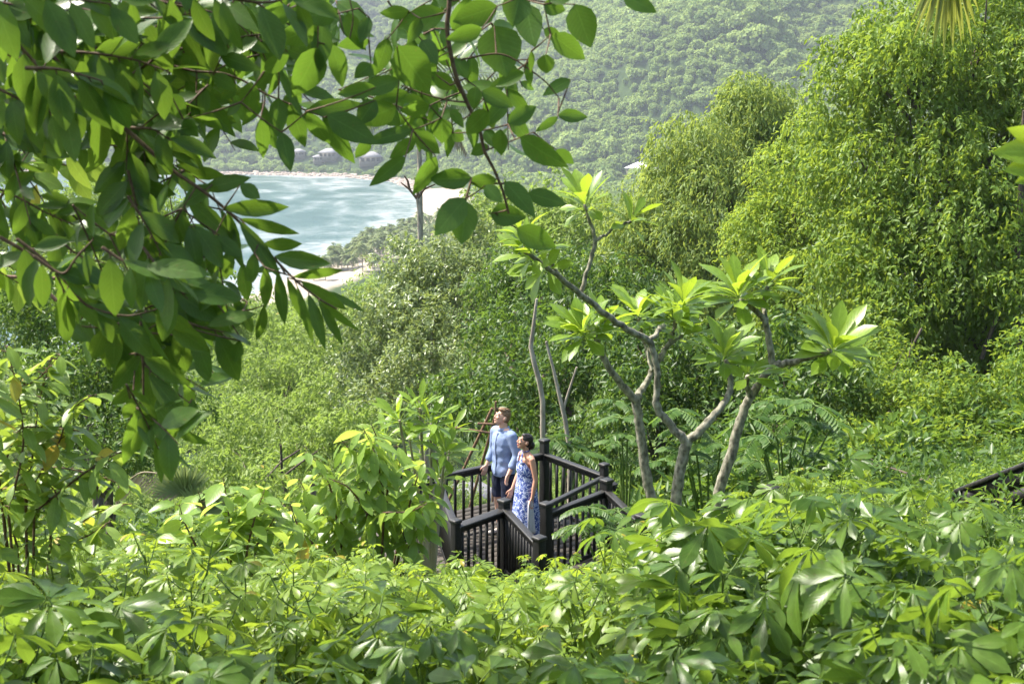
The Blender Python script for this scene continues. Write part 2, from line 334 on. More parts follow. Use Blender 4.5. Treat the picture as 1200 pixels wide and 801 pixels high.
def build_sea():
    c = atz(330, 262, 0)
    mb = MB(); nx, ny = 330, 260
    xs = np.concatenate([np.linspace(-2400, -460, 30), np.linspace(-450, 60, 300)]); ys = np.linspace(230, 1120, ny)
    X, Y = np.meshgrid(xs, ys); V = np.stack([X.ravel(), Y.ravel(), np.zeros(X.size)], 1)
    i = (np.arange(ny - 1)[:, None] * nx + np.arange(nx - 1)[None]).ravel()
    mb.add(V, np.stack([i, i + 1, i + nx + 1, i + nx], 1))
    me = mb.mesh('water'); a_ = me.attributes.new('inland', 'FLOAT', 'POINT'); a_.data.foreach_set('value', shore_dist(V[:, :2]).astype(np.float32))
    m, nt, N, L = new_mat('bay water')
    tc = N.new('ShaderNodeTexCoord'); mp = N.new('ShaderNodeMapping'); L.new(tc.outputs['Object'], mp.inputs[0])
    mp.inputs['Location'].default_value = (-c[0] - 60, -c[1] + 60, 0)
    n0 = N.new('ShaderNodeTexNoise'); n0.inputs['Scale'].default_value = .012; n0.inputs['Detail'].default_value = 6; n0.inputs['Distortion'].default_value = .6; L.new(mp.outputs[0], n0.inputs[0])
    ln = N.new('ShaderNodeVectorMath'); ln.operation = 'LENGTH'; L.new(mp.outputs[0], ln.inputs[0])
    sa = N.new('ShaderNodeAttribute'); sa.attribute_name = 'inland'
    # swell bands that follow the curve of the beach
    ph = math_(N, L, 'MULTIPLY_ADD', n0.outputs['Fac'], 22.0, math_(N, L, 'MULTIPLY', sa.outputs['Fac'], .23))
    bands = math_(N, L, 'POWER', math_(N, L, 'MULTIPLY_ADD', math_(N, L, 'SINE', ph), .5, .5), 2.0)
    n1 = N.new('ShaderNodeTexNoise'); n1.inputs['Scale'].default_value = .085; n1.inputs['Detail'].default_value = 10; n1.inputs['Roughness'].default_value = .72; n1.inputs['Distortion'].default_value = 1.6; L.new(mp.outputs[0], n1.inputs[0])
    n4 = N.new('ShaderNodeTexNoise'); n4.inputs['Scale'].default_value = .010; n4.inputs['Detail'].default_value = 3; n4.inputs['Distortion'].default_value = 1.5; L.new(mp.outputs[0], n4.inputs[0])
    foam = math_(N, L, 'ADD', math_(N, L, 'MULTIPLY', bands, .30), math_(N, L, 'MULTIPLY_ADD', n1.outputs['Fac'], 1.3, -.50))
    foam2 = math_(N, L, 'ADD', foam, math_(N, L, 'MULTIPLY_ADD', n4.outputs['Fac'], 2.0, -.98))
    wash = math_(N, L, 'POWER', 2.718, math_(N, L, 'MULTIPLY', sa.outputs['Fac'], .055))
    foam2 = math_(N, L, 'ADD', foam2, math_(N, L, 'MULTIPLY', wash, math_(N, L, 'MULTIPLY_ADD', n1.outputs['Fac'], 1.6, -.1)))
    cr = ramp(N, [(.0, (.026, .066, .067)), (.25, (.045, .090, .090)), (.5, (.10, .142, .143)), (.95, (.27, .30, .305))]); L.new(foam2, cr.inputs[0])
    p = N.new('ShaderNodeBsdfPrincipled'); p.inputs['Roughness'].default_value = .28; L.new(cr.outputs[0], p.inputs['Base Color']); p.inputs['IOR'].default_value = 1.33
    n2 = N.new('ShaderNodeTexNoise'); n2.inputs['Scale'].default_value = .5; n2.inputs['Detail'].default_value = 6; L.new(tc.outputs['Object'], n2.inputs[0])
    bp = N.new('ShaderNodeBump'); bp.inputs['Strength'].default_value = .5; bp.inputs['Distance'].default_value = 1.2; L.new(n2.outputs['Fac'], bp.inputs['Height']); L.new(bp.outputs[0], p.inputs['Normal'])
    o = N.new('ShaderNodeOutputMaterial'); L.new(p.outputs[0], o.inputs[0])
    tag(link('water', me, m), 'pale turquoise bay water with curling white surf', None, None, 'structure')

# ------------------------------------------------------------------ instanced stuff (far woods, undergrowth)
HID = bpy.data.collections.new('sources')
def scatter(name, pts, rot, scl, idx, sources, label):
    me = bpy.data.meshes.new(name); me.vertices.add(len(pts)); me.vertices.foreach_set('co', np.asarray(pts, np.float32).ravel())
    for n, t, v in (('rot', 'FLOAT', rot), ('scl', 'FLOAT', scl)):
        a = me.attributes.new(n, t, 'POINT'); a.data.foreach_set('value', np.asarray(v, np.float32))
    a = me.attributes.new('idx', 'INT', 'POINT'); a.data.foreach_set('value', np.asarray(idx, np.int32))
    o = link(name, me)
    sub = bpy.data.collections.new(name + ' sources')
    for s in sources: sub.objects.link(s)
    ng = bpy.data.node_groups.new(name, 'GeometryNodeTree')
    ng.interface.new_socket('Geometry', in_out='INPUT', socket_type='NodeSocketGeometry'); ng.interface.new_socket('Geometry', in_out='OUTPUT', socket_type='NodeSocketGeometry')
    N, L = ng.nodes, ng.links
    gi = N.new('NodeGroupInput'); go = N.new('NodeGroupOutput')
    m2p = N.new('GeometryNodeMeshToPoints'); iop = N.new('GeometryNodeInstanceOnPoints'); ci = N.new('GeometryNodeCollectionInfo')
    ci.inputs['Collection'].default_value = sub; ci.inputs['Separate Children'].default_value = True; ci.inputs['Reset Children'].default_value = True
    def attr(nm, dt):
        a = N.new('GeometryNodeInputNamedAttribute'); a.data_type = dt; a.inputs['Name'].default_value = nm
        return [s for s in a.outputs if s.name == 'Attribute' and s.enabled][0]
    cx = N.new('ShaderNodeCombineXYZ'); L.new(attr('rot', 'FLOAT'), cx.inputs[2])
    e2r = N.new('FunctionNodeEulerToRotation'); L.new(cx.outputs[0], e2r.inputs[0])
    L.new(gi.outputs[0], m2p.inputs[0]); L.new(m2p.outputs[0], iop.inputs['Points']); L.new(ci.outputs[0], iop.inputs['Instance'])
    iop.inputs['Pick Instance'].default_value = True
    L.new(attr('idx', 'INT'), iop.inputs['Instance Index']); L.new(e2r.outputs[0], iop.inputs['Rotation'])
    L.new(attr('scl', 'FLOAT'), iop.inputs['Scale']); L.new(iop.outputs[0], go.inputs[0])
    md = o.modifiers.new('scatter', 'NODES'); md.node_group = ng
    tag(o, label, None, None, 'stuff')
    return o
def sph(n, r=rng): return nrm(r.normal(size=(n, 3)))
def far_crown(seed, n=330):
    r = np.random.default_rng(seed); mb = MB()
    cs = np.vstack([[0, 0, 2.2], np.stack([r.uniform(-2.2, 2.2, 7), r.uniform(-2.2, 2.2, 7), r.uniform(1.2, 4.2, 7)], 1)])
    rs = np.concatenate([[2.6], r.uniform(1.0, 1.9, 7)])
    w = rs ** 2 / (rs ** 2).sum(); k = r.choice(len(cs), n, p=w)
    d = sph(n, r); d[:, 2] = np.where(d[:, 2] < -.4, -d[:, 2], d[:, 2])
    P = cs[k] + d * rs[k][:, None] * r.uniform(.8, 1.05, (n, 1))
    A = nrm(np.cross(d, sph(n, r)) + d * .2 - np.array([0, 0, .3])); Nn = nrm(d + r.normal(size=(n, 3)) * .5)
    tiny_leaves(mb, P, A, Nn, r.uniform(.9, 1.7, n), r.uniform(.7, 1.2, n), r=r)
    return mb.obj('far_crown', M['far'], col=HID)
def under_clump(seed, mat, n=120, L=.16, W=.06):
    r = np.random.default_rng(seed); mb = MB()
    d = sph(n, r); d[:, 2] = abs(d[:, 2])
    P = d * np.array([.55, .55, .5]) * r.uniform(.5, 1, (n, 1)) + [0, 0, .15]
    A = nrm(d * .7 + r.normal(size=(n, 3)) * .5 - [0, 0, .25]); Nn = nrm(r.normal(size=(n, 3)) * .5 + [0, 0, 1] + d * .4)
    tiny_leaves(mb, P, A, Nn, L * r.uniform(.7, 1.4, n), W * r.uniform(.7, 1.4, n), r=r)
    return mb.obj('under_clump', mat, col=HID)
def build_stuff():
    # hill forest
    src = [far_crown(100 + i) for i in range(6)]
    ys = np.arange(560, 1560, 4.3); P = []
    for y in ys:
        xs = np.arange(-.46 * y - 20, .36 * y + 20, 4.8); P.append(np.stack([xs + rng.normal(0, 2, len(xs)), y + rng.normal(0, 2, len(xs))], 1))
    P = np.vstack(P); d = shore_dist(P); far = P[:, 1] > 880 - np.clip(P[:, 0], -60, 60) * 3
    y0 = np.interp(P[:, 0], [-900, -300, -48, 20, 150, 400], [985, 955, 930, 800, 700, 560])
    keep = ((d > 10) & (P[:, 1] > 860)) | (P[:, 1] > y0 - 60) & (d > 40)
    P = P[keep]; z = surf(P[:, 0], P[:, 1])
    dd = shore_dist(P)
    s = np.clip(rng.lognormal(.08, .30, len(P)), .75, 2.1) * np.where(dd < 60, .6, 1) * (1 + .25 * np.sin(P[:, 0] * .05 + P[:, 1] * .031))
    for hx, hy, hr in HOUSES:
        k = ~((np.abs(P[:, 0] - hx) < hr) & (P[:, 1] > hy - 15) & (P[:, 1] < hy + 9)); P, z, s = P[k], z[k], s[k]
    scatter('hill_forest', np.stack([P[:, 0], P[:, 1], z - .6], 1), rng.uniform(0, 6.28, len(P)), s, rng.integers(0, 6, len(P)), src, 'hazy green forest covering the far hills behind the bay')
    # valley wood between the near trees and the beach
    ys = np.arange(75, 800, 5.5); P = []
    for y in ys:
        xs = np.arange(-.46 * y - 5, .2 * y + 10, 5.5); P.append(np.stack([xs + rng.normal(0, 1.8, len(xs)), y + rng.normal(0, 1.8, len(xs))], 1))
    P = np.vstack(P); d = shore_dist(P); y0 = np.interp(P[:, 0], [-900, -300, -48, 20, 150, 400], [985, 955, 930, 800, 700, 560])
    clear = (np.abs(P[:, 1] - 400) < 70) & (np.abs(P[:, 0] + 55) < 30) & (rng.random(len(P)) < .75)
    P = P[(d > 45) & (P[:, 1] < y0 - 55) & ~clear]
    nearp = P[:, 1] < 190
    s = rng.uniform(.6, 1.05, len(P)) * np.where(nearp, .7, 1)
    z = surf(P[:, 0], P[:, 1])
    src2 = []
    for i in range(4):
        r = np.random.default_rng(300 + i); mb = MB()
        tree_leaves(mb, [((0, 0, 3.0), 2.6), ((1.6, .8, 2.3), 1.7), ((-1.5, .9, 2.4), 1.7), ((.2, -1.6, 2.2), 1.7)], .34, .17, .9, r, droop=.4)
        src2.append(mb.obj('valley_crown', M['valley'], col=HID))
    scatter('valley_woods', np.stack([P[:, 0], P[:, 1], z - .5], 1), rng.uniform(0, 6.28, len(P)), s, rng.integers(0, 4, len(P)), src2, 'mass of green treetops filling the valley above the beach')
    # leafy undergrowth on the slope
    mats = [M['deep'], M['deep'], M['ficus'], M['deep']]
    src3 = [under_clump(400 + i, mats[i]) for i in range(4)]
    P = []
    for y in np.arange(2.2, 60, .55):
        w = .5 * y + 3; st = .6 if y < 30 else .9
        if y > 30 and rng.random() < .4: continue
        xs = np.arange(-w, w, st); P.append(np.stack([xs + rng.normal(0, .25, len(xs)), y + rng.normal(0, .25, len(xs))], 1))
    P = np.vstack(P)
    onx = (P[:, 1] > 13.6) & (P[:, 1] < 18.6) & (P[:, 0] > -1.6) & (P[:, 0] < 2.2)
    P = P[~onx]; z = surf(P[:, 0], P[:, 1])
    sc = rng.uniform(.5, .9, len(P)) * np.where(P[:, 1] > 19, 1.9, .6)
    scatter('undergrowth', np.stack([P[:, 0], P[:, 1], z - .05], 1), rng.uniform(0, 6.28, len(P)), sc, rng.integers(0, 4, len(P)), src3, 'low leafy undergrowth covering the slope')
    # rocky strip along the far shore
    rs = []
    for i in range(3):
        bm = bmesh.new(); bmesh.ops.create_icosphere(bm, subdivisions=2, radius=1); r = np.random.default_rng(500 + i); k = r.normal(size=(6, 3)) * 2.2
        for v in bm.verts:
            c = np.array(v.co); v.co = Vector(c * (1 + .18 * sum(math.sin(c @ q + j) for j, q in enumerate(k)) / 2) * [1.3, 1, .6])
        me = bpy.data.meshes.new('shore_rock'); bm.to_mesh(me); bm.free(); rs.append(link('shore_rock', me, M['rock'], col=HID))
    P = []
    for i in range(10, len(SH) - 1):
        a, b = SH[i], SH[i + 1]; n = min(int(np.linalg.norm(b - a) / .5), 900)
        t = rng.random(n)[:, None]; nr = np.array([b[1] - a[1], -(b[0] - a[0])]); nr = nr / np.linalg.norm(nr)
        P.append(a + (b - a) * t + nr * rng.uniform(-1, 10, (n, 1)) * np.sign(shore_dist([a + (b - a) * .5 + nr * 8])[0]))
    P = np.vstack(P); z = surf(P[:, 0], P[:, 1])
    scatter('shore_rocks', np.stack([P[:, 0], P[:, 1], z], 1), rng.uniform(0, 6.28, len(P)), rng.uniform(.5, 2.0, len(P)), rng.integers(0, 3, len(P)), rs, 'brown boulders along the far waterline of the bay')

# ------------------------------------------------------------------ trees
def tree_leaves(mb, blobs, L, W, cov, r, droop=.5, spray=6, slen=2.6, sub=15, hang=.35, up=.7):
    for c, rad in blobs:
        c = np.asarray(c, float)
        cd = sph(sub, r); cd[:, 2] = cd[:, 2] * .9 + .1
        cs = np.vstack([c[None], c + cd * rad * r.uniform(.58, .92, (sub, 1))]); rs = np.concatenate([[rad * .62], rad * r.uniform(.22, .44, sub)])
        tone = r.random(sub + 1)
        n = max(12, int(cov * 4 * math.pi * rad * rad / (L * W * .55) / spray))
        w = rs ** 2; k = r.choice(len(cs), n, p=w / w.sum())
        d = sph(n, r)
        o = cs[k] + d * rs[k][:, None] * r.uniform(.72, 1.02, (n, 1))
        # keep the sprays that lie near the outside of the crown
        depth = np.min(np.linalg.norm(o[:, None] - cs[None], axis=2) / rs[None], axis=1)
        kk = k[depth > .6]; o = o[depth > .6]; d = d[depth > .6]; n = len(o)
        s = nrm(d * .8 + r.normal(size=(n, 3)) * .45 - np.array([0, 0, droop]))
        sl = L * slen * r.uniform(.6, 1.3, n)
        rr = tone[kk] * .6 + r.random(n) * .4
        for j in range(spray):
            t = (j + r.random(n) * .7) / spray
            P = o + s * (sl * t)[:, None] - np.array([0, 0, 1.0]) * (droop * sl * t * t * .6)[:, None]
            side = nrm(np.cross(s, r.normal(size=(n, 3))))
            A = nrm(s * .45 + side * .8 - np.array([0, 0, hang]) + r.normal(size=(n, 3)) * .25)
            Nn = nrm(np.array([0, 0, up]) + d * .5 + r.normal(size=(n, 3)) * .45)
            tiny_leaves(mb, P, A, Nn, L * r.uniform(.7, 1.25, n), W * r.uniform(.75, 1.2, n), np.clip(rr * .6 + r.random(n) * .4, 0, 1), r=r)
def crown_px(pb, dY=.0, r=rng):
    out = []
    for b in pb:
        px, py, rp, Y = b
        out.append((at(px, py, Y), rp * pxs(Y)))
    return out
def limbs(mb, base, top, blobs, r0, r, n=6, wob=.06, sides=8):
    base = np.asarray(base, float); top = np.asarray(top, float); L = np.linalg.norm(top - base)
    t = np.linspace(0, 1, 9)[:, None]
    off = np.cumsum(r.normal(size=(9, 3)) * L * wob * .35, axis=0); off -= off[0]; off[:, 2] = 0
    P = base + (top - base) * t + off * (t * (1.3 - t))
    mb.tube(P, r0 * (1 - .62 * t[:, 0]), sides)
    for c, rad in sorted(blobs, key=lambda b: -b[1])[:n]:
        c = np.asarray(c, float); i = r.integers(3, 8); s = P[i]
        m = (s + c) / 2 + r.normal(size=3) * .12 * np.linalg.norm(c - s) - [0, 0, .1 * np.linalg.norm(c - s)]
        u = np.linspace(0, 1, 7)[:, None]; Q = s * (1 - u) ** 2 + 2 * m * u * (1 - u) + c * u ** 2
        mb.tube(Q, r0 * (.42 - .33 * u[:, 0]), 6)
        for q in range(3):
            e = c + sph(1, r)[0] * rad * .8; Q2 = np.stack([Q[4], (Q[4] + e) / 2 + r.normal(size=3) * .1 * rad, e]); mb.tube(Q2, np.array([.12, .08, .03]) * r0, 5)
def tree(name, label, pb, mat, L, W, cov=1.2, seed=1, trunk=None, r0=.18, cat='tree', bark='bark', group=None, nl=6, **kw):
    r = np.random.default_rng(seed); bl = crown_px(pb)
    cc = np.mean([b[0] for b in bl], axis=0)
    bx, by = (trunk if trunk is not None else (cc[0], cc[1] + .3))
    base = np.array([bx, by, gz(bx, by) - .2]); top = cc + (0, 0, .3 * np.std([b[0][2] for b in bl]))
    root = empty(name, base, 0, label, cat, group)
    mb = MB(); limbs(mb, (0, 0, 0), top - base, [(b[0] - base, b[1]) for b in bl], r0, r, n=nl)
    mb.obj('trunk', M[bark], root, True)
    mb = MB(); tree_leaves(mb, [(b[0] - base, b[1]) for b in bl], L, W, cov, r, **kw)
    mb.obj('crown', M[mat], root)
    return root
def build_trees():
    tree('ficus_tree', 'huge dense leafy tree filling the upper right, trunk in deep shade',
         [(1150, 40, 120, 31), (1060, 95, 95, 30), (1022, 75, 52, 31), (1185, 170, 120, 30), (1090, 220, 100, 29), (1010, 190, 80, 30), (1140, 300, 85, 28.5), (1060, 320, 80, 28), (1000, 300, 70, 29), (1195, 330, 40, 27), (1030, 395, 55, 27), (1250, 90, 120, 31), (1260, 250, 110, 32), (1150, 400, 70, 29), (1090, 420, 60, 29), (1210, 430, 60, 30)],
         'ficus', .155, .07, 1.15, 11, trunk=(12.1, 29.6), r0=.42, droop=.75, hang=.6, nl=9)
    tree('ficus_tree', 'bright lime green tree between the rounded weeping tree and the huge leafy tree',
         [(955, 175, 42, 37), (930, 235, 58, 37), (905, 300, 55, 36), (960, 290, 65, 36), (925, 360, 60, 35), (975, 400, 55, 34), (890, 260, 35, 37)],
         'lime', .15, .065, 1.15, 12, r0=.2, droop=.7, hang=.6)
    tree('weeping_tree', 'tall rounded weeping tree standing against the far hill',
         [(885, 118, 38, 45), (860, 150, 52, 45), (815, 190, 62, 44), (765, 235, 62, 44), (905, 190, 62, 45), (845, 240, 85, 43), (735, 290, 58, 43), (790, 310, 75, 42), (870, 320, 75, 42), (830, 380, 70, 41), (900, 130, 40, 46), (935, 165, 35, 46)],
         'weep', .2, .07, 1.15, 13, r0=.3, droop=.95, hang=.85)
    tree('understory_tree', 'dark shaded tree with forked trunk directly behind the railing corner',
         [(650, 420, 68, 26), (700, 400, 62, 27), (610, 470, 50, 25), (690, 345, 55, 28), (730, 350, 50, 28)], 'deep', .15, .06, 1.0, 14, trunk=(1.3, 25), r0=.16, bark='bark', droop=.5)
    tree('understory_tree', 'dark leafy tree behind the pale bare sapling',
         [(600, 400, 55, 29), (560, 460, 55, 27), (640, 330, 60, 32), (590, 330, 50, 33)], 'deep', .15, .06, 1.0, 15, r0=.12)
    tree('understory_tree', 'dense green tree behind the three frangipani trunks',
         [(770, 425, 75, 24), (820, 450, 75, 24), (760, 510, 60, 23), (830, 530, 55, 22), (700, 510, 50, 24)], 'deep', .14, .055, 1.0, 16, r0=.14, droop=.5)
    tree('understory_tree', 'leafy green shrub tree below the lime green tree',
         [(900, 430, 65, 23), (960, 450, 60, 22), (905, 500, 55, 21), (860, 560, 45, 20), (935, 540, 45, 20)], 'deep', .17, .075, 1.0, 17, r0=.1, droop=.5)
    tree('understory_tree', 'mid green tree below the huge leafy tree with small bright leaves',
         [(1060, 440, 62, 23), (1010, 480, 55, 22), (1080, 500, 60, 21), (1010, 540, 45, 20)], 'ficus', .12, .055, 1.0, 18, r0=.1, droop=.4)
    tree('leafy_shrub', 'low leafy shrub just behind the shrub bank under the sloping handrail', [(985, 575, 42, 15), (1060, 570, 45, 15), (1130, 580, 45, 14.5), (1200, 585, 45, 14), (1015, 545, 35, 17), (1090, 545, 35, 17), (1170, 550, 35, 17)], 'deep', .15, .065, 1.0, 31, r0=.05, cat='shrub', droop=.4)
    tree('leafy_shrub', 'glossy rounded shrub above the sloping handrail at the right edge',
         [(1140, 480, 60, 21), (1195, 480, 60, 21), (1130, 545, 50, 19.5), (1190, 540, 45, 19), (1085, 560, 35, 19), (1230, 430, 60, 22)], 'ficus', .11, .055, 1.0, 19, r0=.08, cat='shrub', droop=.5)
    tree('silvery_tree', 'pale glossy tree in the middle beside the distant beach',
         [(545, 285, 52, 36), (500, 320, 50, 37), (495, 350, 56, 36), (565, 345, 50, 35), (440, 395, 52, 36), (510, 410, 62, 34), (580, 400, 35, 34), (465, 455, 48, 34), (545, 460, 50, 33), (420, 440, 40, 36)],
         'pale', .15, .072, 1.0, 20, r0=.13, bark='greybark', droop=.3, hang=.2, nl=9)
    tree('green_tree', 'round green tree behind the upper frangipani leaves',
         [(610, 275, 50, 60), (660, 255, 50, 60), (570, 250, 42, 62), (700, 270, 40, 58), (640, 310, 60, 58)], 'valley', .26, .12, 1.0, 21, r0=.25)
    tree('slender_tree', 'bushy yellow green tree in the valley left of the couple',
         [(300, 440, 50, 48), (350, 425, 52, 50), (270, 500, 52, 44), (330, 500, 55, 43), (390, 470, 45, 44), (310, 545, 45, 40)], 'valley', .2, .075, .8, 22, r0=.14, droop=.5, nl=8)
    tree('slender_tree', 'loose yellow green tree under the drooping leaf spray',
         [(330, 385, 42, 75), (385, 395, 42, 72), (290, 400, 45, 70), (430, 360, 40, 85)], 'valley', .3, .12, .85, 23, r0=.2)
    tree('hillside_tree', 'fine leaved yellow green tree seen through the overhanging branches',
         [(105, 235, 42, 58), (130, 285, 55, 57), (180, 270, 45, 57), (65, 290, 50, 58), (200, 330, 55, 55), (130, 350, 60, 54), (40, 350, 50, 55), (-5, 310, 55, 56), (0, 380, 60, 52), (-40, 250, 50, 58), (240, 370, 50, 55)], 'valley', .26, .09, 1.0, 24, r0=.3)
    tree('dark_shrub', 'dark small leaved shrub behind the yellowing shrub at left',
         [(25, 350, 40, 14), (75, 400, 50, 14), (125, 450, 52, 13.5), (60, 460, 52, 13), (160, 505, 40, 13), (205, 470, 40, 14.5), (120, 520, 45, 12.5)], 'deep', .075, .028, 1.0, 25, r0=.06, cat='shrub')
    tree('green_shrub', 'light green shrub filling the slope left of the viewing platform',
         [(250, 545, 40, 22), (310, 575, 40, 19), (360, 520, 42, 24), (420, 500, 40, 24), (285, 510, 38, 26)], 'valley', .13, .05, .9, 26, r0=.05, cat='shrub')
    # bare pale sapling and thin forked stems behind the railing
    def stems(name, label, lines, mat, Y):
        b = at(*lines[0][0][:2], Y); b[2] = gz(b[0], b[1]) - .1
        root = empty(name, b, 0, label, 'tree')
        for i, (pts) in enumerate(lines):
            P = np.array([at(p[0], p[1], Y) for p in pts]); rr = np.array([p[2] for p in pts]) * pxs(Y) * .68
            if i == 0: P = np.vstack([b, P]); rr = np.concatenate([[rr[0] * 1.15], rr])
            mb = MB(); mb.tube(P - b, rr, 8); mb.obj('trunk' if i == 0 else 'branch', mat, root, True)
    stems('bare_sapling', 'thin pale bare sapling with a kinked trunk behind the woman',
          [[(636, 520, 4.5), (636, 470, 4.5), (632, 446, 4.6), (626, 425, 4.3), (622, 406, 4), (626, 375, 3), (629, 350, 2.2)]], M['greybark'], 21)
    stems('thin_tree', 'thin brown forked tree in shade behind the railing corner',
          [[(668, 530, 4), (662, 490, 4), (656, 465, 3.5), (648, 430, 2.6), (640, 400, 2)], [(660, 480, 2.6), (666, 460, 2.2), (676, 430, 1.8)]], M['greybark'], 22.5)
    stems('thin_tree', 'dark slanting bare stem below the huge leafy tree',
          [[(1040, 480, 3), (1050, 440, 3), (1062, 420, 2.5), (1080, 385, 2.4)]], M['bark'], 24)
    stems('thin_tree', 'brown trunk in deep shade at the right edge under the huge leafy tree',
          [[(1192, 520, 7), (1194, 420, 7), (1190, 330, 6), (1196, 230, 5), (1200, 130, 3)], [(1150, 420, 4), (1163, 385, 4), (1190, 330, 3.5)]], M['bark'], 27.5)

# ------------------------------------------------------------------ palms, beach, houses
def palm_mesh(seed, h, fl=2.6, nf=15, simple=True):
    r = np.random.default_rng(seed); t = MB(); c = MB()
    lean = r.normal(size=2) * .06 * h; u = np.linspace(0, 1, 6)
    P = np.stack([lean[0] * u ** 2, lean[1] * u ** 2, h * u], 1); t.tube(P, .16 * (1.15 - .45 * u), 6)
    top = P[-1]
    for i in range(nf):
        a = i * 2.4 + r.random() * .4; el = r.uniform(-.7, 1.25); d = np.array([math.cos(a) * math.cos(el), math.sin(a) * math.cos(el), math.sin(el)])
        s = np.linspace(0, 1, 9)[:, None]; L = fl * r.uniform(.8, 1.1)
        Q = top + d * L * s - np.array([0, 0, 1]) * (L * .55 * s ** 2.2)
        T = nrm(np.gradient(Q, axis=0)); sd = nrm(np.cross(T, [0, 0, 1]))
        for k in range(1, 9):
            for sg in (-1, 1):
                m = 3
                PP = Q[k] + np.outer(np.linspace(0, .8, m), (Q[min(k + 1, 8)] - Q[k]))
                A = nrm(sd[k] * sg + T[k] * .7 - np.array([0, 0, .45])); LL = L * .30 * math.sin(math.pi * (k / 9) ** .7 * .95 + .08) + .12
                tiny_leaves(c, PP, np.tile(A, (m, 1)), np.tile(np.cross(A, T[k]) * sg, (m, 1)), LL, .15 * fl / 2.6, r=r)
    return t, c
def build_beach():
    protos = []
    pts = []
    r = np.random.default_rng(42)
    # palms in a belt along the beach
    cand = []
    for i in range(5, 10):
        a, b = SH[i - 1], SH[i]
        for _ in range(90): 
            t = r.random(); p = a + (b - a) * t; cand.append(p + np.array([r.uniform(4, 48), r.uniform(-28, 6)]))
    for _ in range(160): cand.append(np.array([r.uniform(-95, -25), r.uniform(330, 480)]))
    cand = np.array(cand); d = shore_dist(cand); cand = cand[d > 9]
    keep = []
    for p in cand:
        if all(np.linalg.norm(p - q) > 3.6 for q in keep): keep.append(p)
    for i in range(4):
        t, c = palm_mesh(60 + i, [5.2, 6.5, 7.8, 5.8][i], 3.1, 28)
        tm = t.mesh('trunk', True); tm.materials.append(M['greybark']); cm = c.mesh('crown'); cm.materials.append(M['palm']); protos.append((tm, cm))
    for i, p in enumerate(keep[:130]):
        root = empty('palm_tree', (p[0], p[1], gz(*p) - .1), r.uniform(0, 6.28), 'distant coconut palm in the grove along the sandy beach', 'palm tree', 'palms along the beach')
        s = r.uniform(.75, 1.15); root.scale = (s, s, s)
        tm, cm = protos[i % 4]
        link('trunk', tm, None, root); link('crown', cm, None, root)
    # tall palm whose trunk stands in front of the beach
    Y = 44; top = at(488, 118, Y); b = np.array([at(493, 300, Y)[0] + .1, Y, 0]); b[2] = gz(b[0], b[1]) - .2
    root = empty('palm_tree', b, 0, 'tall palm with bare grey trunk in front of the bay, fronds behind the overhanging leaves', 'palm tree')
    h = top[2] - b[2]; t = MB(); c = MB(); u = np.linspace(0, 1, 14)
    P = np.stack([(top[0] - b[0]) * u ** 1.5 + .05 * np.sin(u * 9), 0 * u, h * u], 1); t.tube(P, .095 * (1.1 - .3 * u), 9)
    t.obj('trunk', M['greybark'], root, True)
    for (tx, ty, dy) in ((430, 90, 0), (455, 40, .5), (545, 175, -.3), (560, 120, .4), (520, 40, .6), (420, 150, -.4), (470, 60, -.8), (590, 90, .2)):
        e = at(tx, ty, Y + dy) - b; c = MB(); s = np.linspace(0, 1, 24)[:, None]; mid = (P[-1] + e) / 2 + [0, 0, .9]
        Q = P[-1] * (1 - s) ** 2 + 2 * mid * s * (1 - s) + e * s ** 2; c.tube(Q, .03 * (1.1 - s[:, 0]), 4)
        T = nrm(np.gradient(Q, axis=0)); sd = nrm(np.cross(T, [0, 0, 1]))
        for sg in (-1, 1):
            A = nrm(sd * sg * .5 + T * .5 - np.array([0, 0, .9])); c2 = 1.0 * np.sin(np.pi * (s[:, 0] * .85 + .1)) + .15
            tiny_leaves(c, Q, A, nrm(np.cross(A, T)) * sg, c2, .07)
        c.obj('frond', M['palm'] if (tx, ty) != (545, 175) else M['dry'], root)
    # bare forked branches near its head
    Y = 43
    b = at(491, 330, Y); b[2] = gz(b[0], b[1]) - .2
    root = empty('bare_tree', b, 0, 'leafless tree with a few forked brown twigs beside the sandy beach', 'tree')
    mb = MB(); P = np.array([at(491, 330, Y), at(492, 280, Y), at(491, 245, Y), at(489, 232, Y)]) - b; mb.tube(np.vstack([[0, 0, 0], P]), np.array([.075, .075, .07, .065, .055]), 8); mb.obj('trunk', M['greybark'], root, True)
    for pts in ([(489, 233), (480, 222), (470, 214)], [(489, 233), (497, 222), (510, 216)], [(489, 233), (490, 220), (486, 208)], [(497, 222), (500, 212), (506, 206)], [(480, 222), (478, 212), (474, 206)]):
        mb = MB(); mb.tube(np.array([at(x, y, Y) for x, y in pts]) - b, [.055, .04, .02], 5); mb.obj('branch', M['twig'], root, True)
